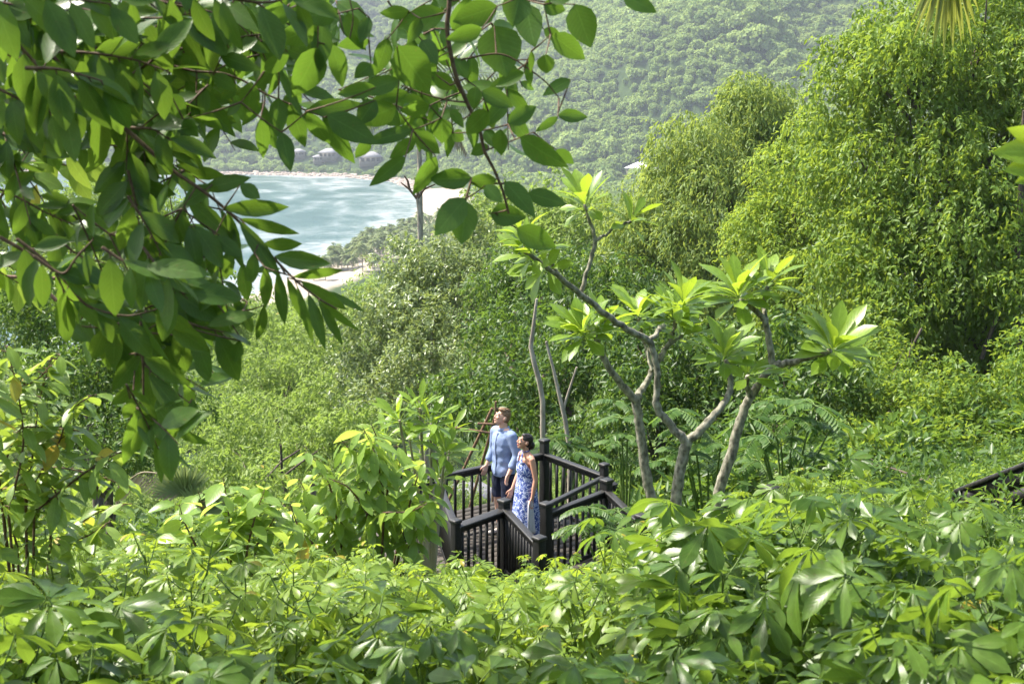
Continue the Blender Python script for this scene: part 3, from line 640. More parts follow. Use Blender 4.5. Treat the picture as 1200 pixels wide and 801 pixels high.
def house(name, label, px, py, Y, w, dpt, hw, hr, roof, rz=0.0):
    p = at(px, py, Y); z = gz(p[0], p[1]); base = min(z, p[2]) - .5
    root = empty(name, (p[0], p[1], z + (1.6 if Y > 300 else .3)), rz, label, 'house')
    hh = hw
    mb = MB(); mb.box((0, 0, hh / 2 - 1.5), (w, dpt, hh + 3)); mb.obj('wall', M['wallp'], root)
    mb = MB(); ow, od = w * .5 + .9, dpt * .5 + .9; rl = max(w * .5 - dpt * .45, .15) if w > dpt else .15
    V = [(-ow, -od, hh), (ow, -od, hh), (ow, od, hh), (-ow, od, hh), (-rl, 0, hh + hr), (rl, 0, hh + hr), (-ow, -od, hh - .25), (ow, -od, hh - .25), (ow, od, hh - .25), (-ow, od, hh - .25)]
    mb.add(V, [[0, 1, 5, 4], [2, 3, 4, 5], [6, 7, 1, 0], [7, 8, 2, 1], [8, 9, 3, 2], [9, 6, 0, 3], [9, 8, 7, 6]]); mb.add(np.array(V), [[1, 2, 5], [3, 0, 4]])
    mb.obj('roof', M[roof], root)
    for i in range(4):
        mb = MB(); mb.box((-w * .36 + i * w * .24, -dpt / 2 - .02, hh * .48), (w * .15, .06, hh * .6)); mb.obj('window', M['wood'], root)
def build_houses():
    house('pavilion', 'grey hip roofed pavilion above the far shore, half hidden by leaves', *HOUSE_PX[0][:2], hit(*HOUSE_PX[0][:2]), 16, 11, 4.2, 3.6, 'roofgrey', .15)
    house('pavilion', 'small pale pavilion on the hill behind the far shore', *HOUSE_PX[1][:2], hit(*HOUSE_PX[1][:2]), 13, 9, 3.5, 3, 'roofgrey', -.2)
    house('pavilion', 'tiny pale roofed hut among trees over the far shore', *HOUSE_PX[2][:2], hit(*HOUSE_PX[2][:2]), 8, 6, 2.4, 1.8, 'roofgrey', .3)
    house('pavilion', 'low hut on the hill left of the pale pavilion, partly behind a hanging leaf', *HOUSE_PX[4][:2], hit(*HOUSE_PX[4][:2]), 9, 7, 2.8, 2.2, 'roofgrey', .1)
    house('house', 'white roofed house in the forest beside the rounded weeping tree', *HOUSE_PX[3][:2], hit(*HOUSE_PX[3][:2]), 17, 12, 2.6, 3.2, 'roofwhite', -.35)
    house('house', 'pale grey roofed house half hidden in the valley treetops', 538, 402, 95, 4.6, 3.6, 1.6, 1.1, 'roofgrey', .5)

# ------------------------------------------------------------------ frangipani trees
def rosette(mb, c, ax, n, L, W, r, low=.9):
    """whorl of long leaves round a branch tip: inner ones upright, outer ones spread or drooping"""
    ax = nrm(np.asarray(ax, float)); a = nrm(np.cross(ax, [.3, .9, .2])); b = np.cross(ax, a)
    for i in range(n):
        th = i * 2.399 + r.normal() * .15; u = (i + .5) / n
        tilt = .25 + 1.45 * u ** .75 * low + r.normal() * .12
        rad = a * math.cos(th) + b * math.sin(th)
        A = ax * math.cos(tilt) + rad * math.sin(tilt); Nn = ax * math.sin(tilt) - rad * math.cos(tilt)
        leaves(mb, np.asarray(c) + A * .02 - ax * (.06 * u), A, Nn + r.normal(size=3) * .18, L * r.uniform(.75, 1.1) * (.72 + .28 * math.sin(math.pi * min(1, u + .25))), W * r.uniform(.85, 1.15), 'obov', r.uniform(.1, .38), .22, r=r)
def build_frangipani():
    r = np.random.default_rng(5)
    def px(z): return (640 + .4866 * z[0], 230 + .4866 * z[1])
    def one(label, Y, base_px, branches, rosettes, r0, seed):
        b = at(*base_px, Y); b[2] = gz(b[0], b[1]) - .05
        root = empty('frangipani_tree', b, 0, label, 'tree', None)
        for i, br in enumerate(branches):
            P = np.array([at(*px(q[:2]), Y + q[3]) for q in br]); rr = np.array([q[2] for q in br]) * .4866 * pxs(Y)
            if i == 0: P = np.vstack([b, P]); rr = np.concatenate([[rr[0] * 1.1], rr])
            # smooth the polyline
            t = np.arange(len(P)); tt = np.linspace(0, len(P) - 1, len(P) * 5)
            Q = np.stack([np.interp(tt, t, P[:, k]) for k in range(3)], 1); q = Q.copy()
            for _ in range(3): q[1:-1] = (q[:-2] + q[1:-1] * 2 + q[2:]) / 4
            q += r.normal(size=q.shape) * .0035
            rr2 = np.interp(tt, t, rr) * .80 * (1 + .025 * r.normal(size=len(tt)))
            mb = MB(); mb.tube(q - b, rr2, 10); mb.obj('trunk' if i == 0 else 'branch', M['plumbark'], root, True)
        for (z, ax, n, L, dY) in rosettes:
            mb = MB(); c = at(*px(z), Y + dY); rosette(mb, c - b, ax, int(n * 1.6), L * 1.10 * pxs(Y) * .4866, L * .33 * pxs(Y) * .4866, r)
            mb.obj('leaf_rosette', M['plum'], root, True)
    one('frangipani tree with a single pale trunk forking beside the railing', 8.2, px((285, 800)),
        [[(282, 790, 17, 0), (255, 730, 16, 0), (236, 640, 15, 0), (226, 560, 14, 0), (217, 487, 14, 0)],
         [(217, 490, 13, 0), (180, 455, 11, -.05), (150, 410, 10, -.1), (128, 365, 9, -.1), (118, 335, 7, -.1)],
         [(217, 488, 12, 0), (240, 452, 10, .1), (262, 405, 9, .15), (300, 350, 8, .2), (312, 300, 7, .25)], [(255, 420, 7, .1), (240, 360, 6, .25), (222, 295, 5, .3)], [(296, 358, 6, .2), (315, 345, 5, .25), (328, 335, 5, .3)]],
        [((88, 325), (-.25, -.3, .9), 17, 92, -.1), ((305, 285), (.1, -.2, 1), 17, 98, .25), ((130, 310), (.2, .2, 1), 11, 85, -.05), ((222, 285), (-.1, -.1, 1), 13, 92, .3), ((330, 330), (.4, -.1, .8), 10, 92, .3)], 0, 1)
    one('forked frangipani tree whose longest branch reaches up under the overhanging twig', 7.8, px((308, 740)),
        [[(310, 725, 18, 0), (322, 660, 17, 0), (338, 590, 17, 0)],
         [(338, 592, 14, 0), (300, 550, 12, 0), (262, 508, 12, 0), (270, 450, 10, 0), (262, 385, 10, 0), (250, 345, 10, 0), (190, 318, 10, -.1), (120, 265, 9, -.2), (60, 215, 8, -.3), (-8, 165, 7, -.4), (-60, 125, 5, -.5)],
         [(338, 590, 14, 0), (385, 550, 13, 0), (430, 500, 11, .05), (447, 455, 9, .1), (432, 395, 7, .1)],
         [(85, 232, 7, -.2), (105, 165, 6, -.2), (120, 105, 6, -.2), (103, 55, 5, -.2), (92, 20, 4, -.2)],
         [(120, 108, 5, -.2), (160, 80, 4, -.2), (205, 58, 4, -.2)], [(250, 345, 8, 0), (285, 310, 7, .1)], [(30, 190, 6, -.3), (5, 150, 5, -.35)]],
        [((428, 382), (0, -.3, 1), 17, 92, .1), ((92, 15), (-.2, -.2, 1), 11, 85, -.2), ((208, 52), (.5, -.1, .8), 8, 70, -.2), ((-35, 135), (-.4, -.2, .8), 11, 82, -.45), ((-60, 88), (-.4, -.1, .9), 8, 66, -.5), ((330, 250), (.1, -.1, 1), 13, 88, .15), ((-8, 172), (-.5, -.55, .2), 7, 88, -.4)], 0, 2)
    one('frangipani tree with a spotted trunk and one branch stretching sideways to a broad leaf whorl', 8.9, px((405, 720)),
        [[(415, 700, 17, 0), (440, 640, 16, 0), (462, 560, 15, 0), (480, 500, 14, 0), (500, 468, 13, 0), (545, 408, 12, 0)],
         [(545, 408, 11, 0), (538, 350, 10, 0), (530, 300, 9, 0), (500, 270, 8, 0), (470, 248, 7, 0)],
         [(530, 300, 7, 0), (522, 262, 6, .1), (532, 215, 6, .1)],
         [(545, 408, 12, 0), (600, 398, 10, -.1), (650, 382, 9, -.2), (685, 372, 8, -.25)],
         [(490, 480, 9, 0), (480, 450, 8, -.05), (485, 432, 7, -.1)]],
        [((462, 238), (-.2, -.2, 1), 18, 110, 0), ((535, 208), (.2, -.2, 1), 15, 90, .1), ((692, 365), (.15, -.35, .93), 19, 118, -.25), ((488, 425), (.15, -.4, .9), 9, 88, -.1)], 0, 3)

# ------------------------------------------------------------------ branches overhanging the camera
def near_leaf(mb, b, t, w, Y, r, prof, dz=None, base_off=0.0):
    """one leaf between two photo points, tipped out of the picture plane, at distance Y"""
    dY = (r.normal() * .22 if dz is None else dz)
    P0 = at(b[0], b[1], Y + base_off); Lp = math.hypot(t[0] - b[0], t[1] - b[1]) * pxs(Y)
    P1 = at(t[0], t[1], Y + base_off + dY * Lp)
    A = P1 - P0; L = np.linalg.norm(A); v = -nrm(ray(*b)); n = nrm(v + r.normal(size=3) * .30)
    leaves(mb, P0, A, n, L * 1.02, w * pxs(Y) * 1.04, prof, r.uniform(-.05, .2), r.uniform(.05, .4), r=r, wave=.006)
    return P0
def mst_twigs(mb, nodes, pts, r0=.0035):
    """join every leaf base to the nearest wood already there"""
    wood = [np.asarray(p) for p in nodes]; rest = [np.asarray(p) for p in pts]
    while rest:
        W_ = np.array(wood); best = None
        for i, p in enumerate(rest):
            d = np.linalg.norm(W_ - p, axis=1); j = d.argmin()
            if best is None or d[j] < best[0]: best = (d[j], i, j)
        d, i, j = best; p = rest.pop(i); a = wood[j]
        m = (a + p) / 2 - np.array([0, 0, .04 * d]); u = np.linspace(0, 1, 5)[:, None]
        Q = a * (1 - u) ** 2 + 2 * m * u * (1 - u) + p * u ** 2
        mb.tube(Q, np.linspace(r0, r0 * .55, 5), 5); wood += [Q[2], Q[3], p]
def px_line(pts, Y, n=6):
    P = np.array([at(p[0], p[1], Y + (p[2] if len(p) > 2 else 0)) for p in pts]); t = np.arange(len(P)); tt = np.linspace(0, len(P) - 1, (len(P) - 1) * n + 1)
    q = np.stack([np.interp(tt, t, P[:, k]) for k in range(3)], 1)
    for _ in range(4): q[1:-1] = (q[:-2] + 2 * q[1:-1] + q[2:]) / 4
    return q
CENTER = [  # zoom points (x0,y0,x1,y1,width) of the round leaved twig, photo = 420 + x/2.761, y/2.762
 (280,40,118,88,78),(165,35,68,48,46),(125,150,228,292,112),(95,125,58,242,60),(440,85,478,246,146),(520,-10,500,82,95),(540,15,572,152,90),(450,20,305,72,82),(700,15,752,152,98),(622,112,736,192,70),(607,176,607,240,54),(686,258,600,302,46),(645,374,742,378,46),(645,378,573,426,28),(485,402,576,342,60),(524,444,662,542,78),(640,484,696,530,42),(460,418,462,502,54),(420,358,348,432,66),(268,382,274,464,64),(183,428,264,496,62),(230,340,138,362,66),(122,345,-4,398,76),(160,300,42,326,46),(176,420,18,462,46),(152,508,38,600,48),(250,505,176,626,66),(366,575,230,582,70),(446,580,354,592,58),(346,642,246,758,86),(348,650,336,788,102),(428,690,541,702,76),(474,588,572,692,66),(548,624,670,662,60),(512,738,637,800,82),(300,355,340,412,36),(536,234,446,278,50),(398,296,500,346,56),(380,280,372,352,50),(132,258,-4,302,56),(60,215,-5,245,40),(186,450,98,512,46),(304,430,342,452,46),(600,14,668,34,54),(400,92,286,130,56),(352,140,288,184,50),(262,165,176,210,50),(600,95,662,130,42),(410,600,462,652,44),(205,130,255,205,55),(560,0,470,-40,80),(330,0,240,-30,80),(310,190,350,250,60),(250,240,310,290,55),(420,470,360,500,40),(410,420,450,480,45),(560,165,560,235,24),(200,60,160,140,46),(690,-5,600,-20,60)]
TOPMID = [  # zoom 4.004, origin (200, 0)
 (400,160,368,0,96),(395,160,545,5,122),(785,60,605,78,100),(692,118,503,206,112),(712,106,700,332,96),(690,225,588,458,152),(758,210,817,407,96),(830,60,897,232,86),(930,80,890,205,66),(930,188,786,212,80),(940,300,862,365,70),(644,516,893,488,78),(638,524,744,682,76),(720,550,852,776,92),(734,540,964,668,112),(962,410,786,442,72),(962,470,876,584,90),(936,655,866,738,62),(420,560,442,742,80),(520,620,562,802,76),(560,490,628,694,86),(505,460,500,642,86),(440,500,448,652,52),(378,385,360,560,92),(410,182,236,262,72),(238,265,414,322,72),(120,150,204,15,88),(210,80,216,232,62),(252,180,262,66,62),(440,335,552,258,72),(430,195,470,320,62),(120,200,58,352,88),(510,320,608,548,42),(70,375,292,634,112),(120,500,240,610,80),(40,20,90,110,70),(0,60,50,140,70),(20,110,60,200,60),(560,40,470,120,80),(620,0,560,90,80),(300,260,330,345,64),(160,250,120,340,60),(200,350,310,420,64),(300,400,240,470,60),(330,480,260,540,50),(0,440,60,560,80),(60,560,130,640,70),(20,600,60,690,60),(470,330,400,420,56),(350,200,460,240,60)]
SPRAY = [  # zoom 3.643, origin (180, 200)
 (212,80,402,28,72),(300,160,572,156,76),(370,205,618,273,56),(470,312,627,318,62),(518,366,752,396,78),(366,215,542,458,66),(598,452,802,420,52),(628,470,824,598,56),(702,508,898,586,42),(712,555,872,687,42),(704,555,806,740,48),(660,525,736,754,56),(612,490,680,737,36),(570,455,668,692,52),(530,430,562,652,56),(475,412,480,584,62),(430,350,424,476,62),(290,165,386,422,58),(315,170,372,372,46),(150,130,322,282,92),(175,235,297,408,98),(150,240,190,428,72),(130,150,82,342,72),(250,60,128,148,78),(370,58,452,116,62),(470,575,448,728,56),(370,725,345,815,60),(320,720,300,820,56),(400,560,330,680,66),(90,395,60,560,84),(90,520,280,640,96),(180,545,372,640,70),(60,640,240,770,90),(220,620,330,690,60),(120,400,170,520,66),(30,560,150,660,80),(0,600,60,760,80),(260,480,200,600,66),(350,530,380,640,50),(380,600,420,690,50),(430,390,400,470,52),(230,330,270,460,60),(20,250,60,380,70),(60,60,20,180,80),(110,20,170,90,70)]
HANG = [  # zoom 3.2, origin (0, 370)
 (430,50,426,197,62),(395,45,345,168,66),(526,148,412,284,66),(540,150,708,258,72),(528,250,418,340,60),(545,180,580,345,66),(560,220,704,395,74),(528,325,470,574,76),(560,290,650,440,82),(590,385,645,615,56),(585,450,606,626,42),(628,405,772,492,48),(640,90,660,195,72),(740,140,780,245,62),(540,60,600,150,66),(470,40,530,120,70),(300,20,350,100,60),(250,30,330,95,60),(600,20,760,140,80),(690,60,760,150,60),(720,310,735,400,44),(530,420,500,520,46),(545,330,560,470,50)]
def build_overhang():
    r = np.random.default_rng(21); Y = 3.7
    root = empty('leafy_branch', at(520, -60, Y), 0, 'drooping branch with round dark leaves hanging from the top edge over the bay', 'branch')
    o = np.array(root.location)
    def shoot(lines, leafset, f, Y, mat, prof, name='twig', r0=.006, dYs=.12, root=root, o=o):
        tw = MB(); nodes = []
        for ln in lines:
            q = px_line(ln[0], Y); tw.tube(q - o, np.linspace(ln[1], ln[2], len(q)) * pxs(Y), 7); nodes += list(q)
        lf = MB(); bases = []
        for l in leafset:
            b = f(l[0], l[1]); t = f(l[2], l[3]); w = l[4] * f.s
            bo = r.normal() * dYs
            bases.append(near_leaf(lf, b, t, w, Y, r, prof, base_off=bo))
        lf.V = [v - o for v in lf.V]
        mst_twigs(tw, [n for n in nodes], bases, r0 * .45) if False else None
        t2 = MB(); mst_twigs(t2, nodes, bases, .0028); t2.V = [v - o for v in t2.V]
        tw.V += t2.V
        for k in (3, 4):
            tw.F[k] += [F + tw.n for F in t2.F[k]]; tw.A[k] += t2.A[k]
        tw.U += t2.U; tw.n += t2.n
        to = tw.obj(name, M['twig'], root, True); lf.obj('leaves', M[mat], to, True)
        return to
    class Fm:
        def __init__(s, ox, oy, k): s.ox, s.oy, s.k, s.s = ox, oy, k, 1 / k
        def __call__(s, x, y): return (s.ox + x / s.k, s.oy + y / s.k)
    shoot([([(528, -60), (527, 4), (523, 36), (533, 87), (547, 120), (563, 152), (567, 177), (579, 198), (590, 225), (596, 250)], 3.0, 1.4), ([(528, 100), (545, 92)], 1.2, .8), ([(547, 120), (525, 118), (495, 110), (470, 100)], 1.2, .7), ([(590, 215), (560, 215), (535, 210)], 1.2, .7), ([(567, 177), (600, 165), (625, 155)], 1.1, .6), ([(540, 70), (590, 60), (640, 95), (655, 115)], 1.2, .6)],
          CENTER, Fm(420, 0, 2.761), Y, 'round', 'ovate')
    # elongated leaves at the upper left: one tree limb with its shoots
    Y2 = 3.5
    o2 = at(-140, 40, Y2)
    root2 = empty('leafy_limb', o2, 0, 'dense limb with long pointed leaves hanging over the upper left, shading the view', 'branch')
    mb = MB(); q = px_line([(-260, 10, .3), (-140, 40, .2), (20, 45, .1), (100, 80, 0), (130, 105, 0), (150, 150, 0)], Y2); mb.tube(q - o2, np.linspace(9, 3, len(q)) * pxs(Y2), 9); mb.obj('limb', M['twig'], root2, True)
    kw = dict(root=root2, o=o2)
    shoot([([(130, 105), (190, 62), (232, 53), (262, 47), (300, 41), (325, 38), (380, 20), (420, 10)], 1.8, .8), ([(180, 70), (225, 84), (260, 85), (285, 94), (310, 110), (340, 122), (360, 130), (380, 137)], 1.6, .8), ([(215, 62), (225, 40), (222, 5), (205, -30)], 1.2, .8), ([(410, 45), (415, 20), (405, -20)], .9, .7)],
          TOPMID, Fm(200, 0, 4.004), 3.6, 'round', 'ovate', **kw)
    shoot([([(146, 150), (180, 180), (202, 200), (236, 222), (254, 236), (279, 258), (328, 310), (350, 332), (375, 351), (395, 362)], 2.6, 1.0), ([(205, 300), (240, 335), (265, 370), (285, 400)], 1.4, .8)],
          SPRAY, Fm(180, 200, 3.643), 3.45, 'over', 'lance', **kw)
    shoot([([(168, 290), (165, 350), (165, 400), (168, 430), (168, 470), (171, 520)], 2.2, 1.0), ([(168, 425), (195, 450), (222, 472)], 1.3, .7), ([(0, 278), (40, 300), (75, 325), (100, 365), (128, 384), (200, 393), (235, 390)], 2.4, .8)],
          HANG, Fm(0, 370, 3.2), 3.4, 'over', 'lance', **kw)
    # shoots grown along lines: alternate leaves that hang to both sides
    def grown(lines, step, Lp, wr, Y, seed, mat='over', prof='ellip', down=.5, dY=.35):
        rr = np.random.default_rng(seed)
        for ln in lines:
            oy = rr.normal() * dY
            q = px_line(ln, Y + oy); tw = MB(); tw.tube(q - o2, np.linspace(2.0, .7, len(q)) * pxs(Y), 6); lf = MB()
            seg = np.concatenate([[0], np.cumsum(np.linalg.norm(np.diff(q, axis=0), axis=1))]); s = .02; sg = 1
            while s < seg[-1]:
                p = np.array([np.interp(s, seg, q[:, k]) for k in range(3)]); p2 = np.array([np.interp(min(s + .03, seg[-1]), seg, q[:, k]) for k in range(3)])
                T = nrm(p2 - p + 1e-6); v = nrm(np.array([0, -1, .1])); S = np.cross(T, v) * sg
                A = nrm(T * .55 + S * rr.uniform(.5, 1) + np.array([0, 0, -down]) * rr.uniform(.5, 1.4) + rr.normal(size=3) * .25)
                n = nrm(v * .8 + np.array([0, 0, .8]) + rr.normal(size=3) * .4)
                L = Lp * rr.uniform(.7, 1.2) * pxs(Y)
                tw.tube(np.stack([p, p + A * L * .1]) - o2, [.0022, .0015], 4, cap=False)
                leaves(lf, p + A * L * .09 - o2, A, n, L, L * wr * rr.uniform(.85, 1.15), prof, rr.uniform(0, .25), rr.uniform(.1, .4), r=rr, wave=.006)
                s += step * pxs(Y) * rr.uniform(.7, 1.3); sg = -sg
            t = tw.obj('twig', M['twig'], root2, True); lf.obj('leaves', M[mat], t, True)
    grown([[(-20, 20), (40, 20), (90, 35), (130, 70)], [(20, 50), (60, 95), (80, 130)], [(100, 80), (130, 105), (150, 150), (148, 200)], [(60, 60), (110, 62), (160, 70), (200, 85)], [(90, 10), (140, 20), (190, 22), (230, 15)], [(-30, 70), (20, 95), (60, 110)], [(-40, 110), (0, 125), (20, 150)], [(150, 150), (180, 150), (200, 165)],
           [(-20, -10), (60, -5), (130, 5)], [(120, 0), (190, -8), (260, -5)], [(130, 110), (165, 125), (205, 130)], [(60, 100), (100, 120), (135, 140)], [(250, -5), (310, 5), (350, -5)], [(-10, 40), (30, 75), (40, 100)]], 10.5, 52, .44, 3.5, 31, down=.5)
    grown([[(-30, 210), (20, 230), (55, 250), (90, 265)], [(40, 300), (75, 325), (90, 300), (110, 280)], [(60, 270), (90, 300), (130, 310)], [(100, 340), (130, 330), (170, 325)], [(130, 385), (170, 360), (210, 350)], [(168, 290), (190, 320), (220, 350)], [(-20, 150), (10, 160), (30, 180)], [(75, 325), (100, 360), (150, 372), (190, 360)], [(150, 200), (160, 240), (165, 290)]], 11, 50, .43, 3.4, 32, down=.55)
    grown([[(-20, 0), (30, 8), (80, 12)], [(0, 30), (50, 50), (100, 60)], [(30, 80), (70, 80), (120, 95)], [(-20, 95), (30, 120), (70, 135)], [(-20, 130), (20, 140), (60, 150)], [(80, 40), (120, 40), (170, 50)], [(110, 20), (160, 30), (210, 40)], [(150, 80), (190, 100), (230, 120)], [(140, 150), (175, 170), (200, 160)], [(70, 105), (110, 130), (130, 160)], [(150, 60), (180, 40), (240, 20)], [(250, 30), (280, 20), (330, 12)], [(-20, 60), (20, 65), (50, 90)], [(180, 0), (220, 10), (270, 0)]], 9.5, 52, .45, 3.75, 36, down=.45)
    grown([[(-20, 235), (20, 255), (50, 290)], [(50, 230), (80, 245), (100, 270)], [(20, 280), (60, 310), (80, 350)], [(120, 290), (150, 310), (200, 320)], [(150, 330), (190, 340), (230, 350)], [(90, 310), (120, 345), (150, 380)], [(150, 230), (170, 260), (190, 300)], [(110, 360), (140, 390), (165, 410)], [(180, 300), (220, 320), (250, 340)], [(200, 370), (240, 385), (270, 390)]], 10, 52, .43, 3.6, 37, down=.6)
    grown([[(-10, 250), (10, 215), (50, 195), (100, 180)], [(20, 190), (60, 190), (85, 195)], [(-30, 200), (0, 230), (30, 290)], [(-30, 300), (10, 310), (40, 330)], [(30, 170), (70, 175), (110, 170)], [(-20, 160), (20, 180), (50, 220)]], 9, 40, .42, 5.0, 33, mat='yell', down=.3)
    # loose leafy twiglets that close the gaps of the limb
    def filler(poly, n, Lp, Y, seed, mat='over', prof='ellip'):
        rr = np.random.default_rng(seed); poly = np.array(poly, float); lo, hi = poly.min(0), poly.max(0); pts = []
        while len(pts) < n:
            p = rr.uniform(lo, hi); c = False
            for i in range(len(poly)):
                a, b = poly[i], poly[i - 1]
                if (a[1] > p[1]) != (b[1] > p[1]) and p[0] < (b[0] - a[0]) * (p[1] - a[1]) / (b[1] - a[1]) + a[0]: c = not c
            if c: pts.append(p)
        tw = MB(); lf = MB(); starts = []
        for p in pts:
            oy = rr.uniform(-.25, .9); c = at(p[0], p[1], Y + oy); k = pxs(Y + oy); d = nrm(np.array([rr.normal() * .8, rr.normal() * .5, rr.normal() * .4 - .5])); L = rr.uniform(70, 120) * k; u = np.linspace(0, 1, 6)[:, None]
            q = c + d * L * (u - .5) - np.array([0, 0, .2 * L]) * u ** 2; tw.tube(q - o2, np.linspace(.0035, .0015, 6), 5); starts.append(q[0] - o2)
            for j in range(7):
                t_ = (j + .5) / 7; b = np.array([np.interp(t_, u[:, 0], q[:, i]) for i in range(3)]); sd = nrm(np.cross(d, [.1, -1, .2])) * (1 if j % 2 else -1)
                A = nrm(d * .6 + sd * rr.uniform(.5, 1) + rr.normal(size=3) * .25 - [0, 0, .35]); nn = nrm(np.array([0, -.7, .7]) + rr.normal(size=3) * .5); LL = Lp * rr.uniform(.65, 1.15) * k
                leaves(lf, b - o2, A, nn, LL, LL * rr.uniform(.36, .5), prof, rr.uniform(0, .3), rr.uniform(.1, .4), r=rr, wave=.008)
        mst_twigs(tw, starts[:1], starts[1:], .003)
        t = tw.obj('twig', M['twig'], root2, True); lf.obj('leaves', M[mat], t, True)
    filler([(-30, -10), (300, -10), (250, 90), (210, 150), (150, 190), (90, 130), (-30, 150)], 42, 44, 3.7, 91)
    filler([(-30, 130), (60, 130), (40, 200), (110, 260), (100, 330), (-30, 330)], 6, 44, 3.7, 92)
    filler([(140, 180), (210, 200), (260, 290), (250, 380), (180, 420), (120, 380), (100, 300)], 15, 42, 3.6, 93)
    filler([(230, -10), (420, -10), (400, 40), (340, 90), (240, 100)], 16, 42, 3.9, 94, 'round', 'ovate')
    filler([(420, -10), (640, -10), (610, 60), (590, 140), (520, 150), (450, 120)], 15, 40, 4.2, 95, 'round', 'ovate')
    filler([(130, 400), (200, 400), (195, 500), (160, 520)], 5, 52, 3.4, 96)
    # the rest of the same crown, above the picture: it shades the nearest shrubs
    tw = MB(); lf = MB(); rr = np.random.default_rng(77); n = 1700
    P = np.stack([rr.uniform(-5.0, 2.2, n), rr.uniform(.4, 5.6, n), H + .34 + .062 * 0 + rr.uniform(0, 1, n) ** 1.5 * 1.6], 1); P[:, 2] += .064 * P[:, 1]
    A = nrm(rr.normal(size=(n, 3)) * [1, 1, .35] - [0, 0, .35]); leaves(lf, P - o2, A, nrm(rr.normal(size=(n, 3)) * .4 + [0, 0, 1]), rr.uniform(.13, .22, n), rr.uniform(.06, .09, n), 'ellip', .15, .25, r=rr)
    for i in range(10):
        a = np.array([-3.3, 2.4, H + .9]); b = np.array([rr.uniform(-.5, 1.5), rr.uniform(.8, 5), H + rr.uniform(.9, 1.6)]); u = np.linspace(0, 1, 7)[:, None]
        tw = MB(); tw.tube(a + (b - a) * u + rr.normal(size=(7, 3)) * .06 * (u > 0) - o2, np.linspace(.02, .006, 7), 6)
        if i < 9: tw.obj('twig', M['twig'], root2, True)
    t = tw.obj('twig', M['twig'], root2, True); lf.V = [v for v in lf.V]; lf.obj('leaves', M['over'], t, True)
    # leaves that reach in at the right edge and the top
    Y3 = 3.2; o3 = at(1240, 190, Y3); r3 = empty('leafy_twig', o3, 0, 'twig with a few broad bright leaves poking in at the right edge', 'branch')
    tw = MB(); q = px_line([(1330, 200), (1240, 190), (1208, 185)], Y3); tw.tube(q - o3, np.linspace(3, 1.2, len(q)) * pxs(Y3), 6); lf = MB()
    for b, t, w in (((1232, 178), (1172, 176), 34), ((1225, 190), (1178, 200), 26), ((1238, 165), (1180, 150), 26), ((1235, 195), (1190, 214), 22)): near_leaf(lf, b, t, w, Y3, rng, 'ovate')
    lf.V = [v - o3 for v in lf.V]; t = tw.obj('twig', M['twig'], r3, True); lf.obj('leaves', M['plum'], t, True)
    Y3 = 3.3; o3 = at(760, -30, Y3); r3 = empty('leafy_twig', o3, 0, 'single dark leaf tip dipping in at the top edge right of the round leaved branch', 'branch')
    tw = MB(); q = px_line([(735, -60), (742, -30), (735, -8)], Y3); tw.tube(q - o3, np.linspace(2, 1, len(q)) * pxs(Y3), 6); lf = MB()
    near_leaf(lf, (730, -6), (768, 13), 20, Y3, rng, 'ovate'); near_leaf(lf, (738, -18), (700, -8), 24, Y3, rng, 'ovate')
    lf.V = [v - o3 for v in lf.V]; t = tw.obj('twig', M['twig'], r3, True); lf.obj('leaves', M['round'], t, True)
    # hanging fan frond at the top right
    Yf = 11.5; c = at(1112, -60, Yf); rf = empty('palm_frond', c, 0, 'yellow green pleated palm frond hanging in from the top edge before the huge leafy tree', 'palm frond')
    mb = MB(); mb.tube(np.array([[.9, .3, 1.0], [.3, .1, .45], [0, 0, 0]]), [.025, .02, .012], 6); mb.obj('stalk', M['stem'], rf, True)
    mb = MB(); k = 26
    for i in range(k):
        a = (i / (k - 1) - .5); tip = at(1070 + 74 * (i / (k - 1)), 50 + 18 * math.sin(i * 1.7) - abs(a) * 40, Yf + a * .25) - c
        leaves(mb, np.array([a * .05, 0, 0]), tip, np.array([math.sin(i * 2.) * .5, -1, .15]), np.linalg.norm(tip), .05, 'lance', .02, .5, r=rng)
    mb.obj('blade', M['frond'], rf, True)

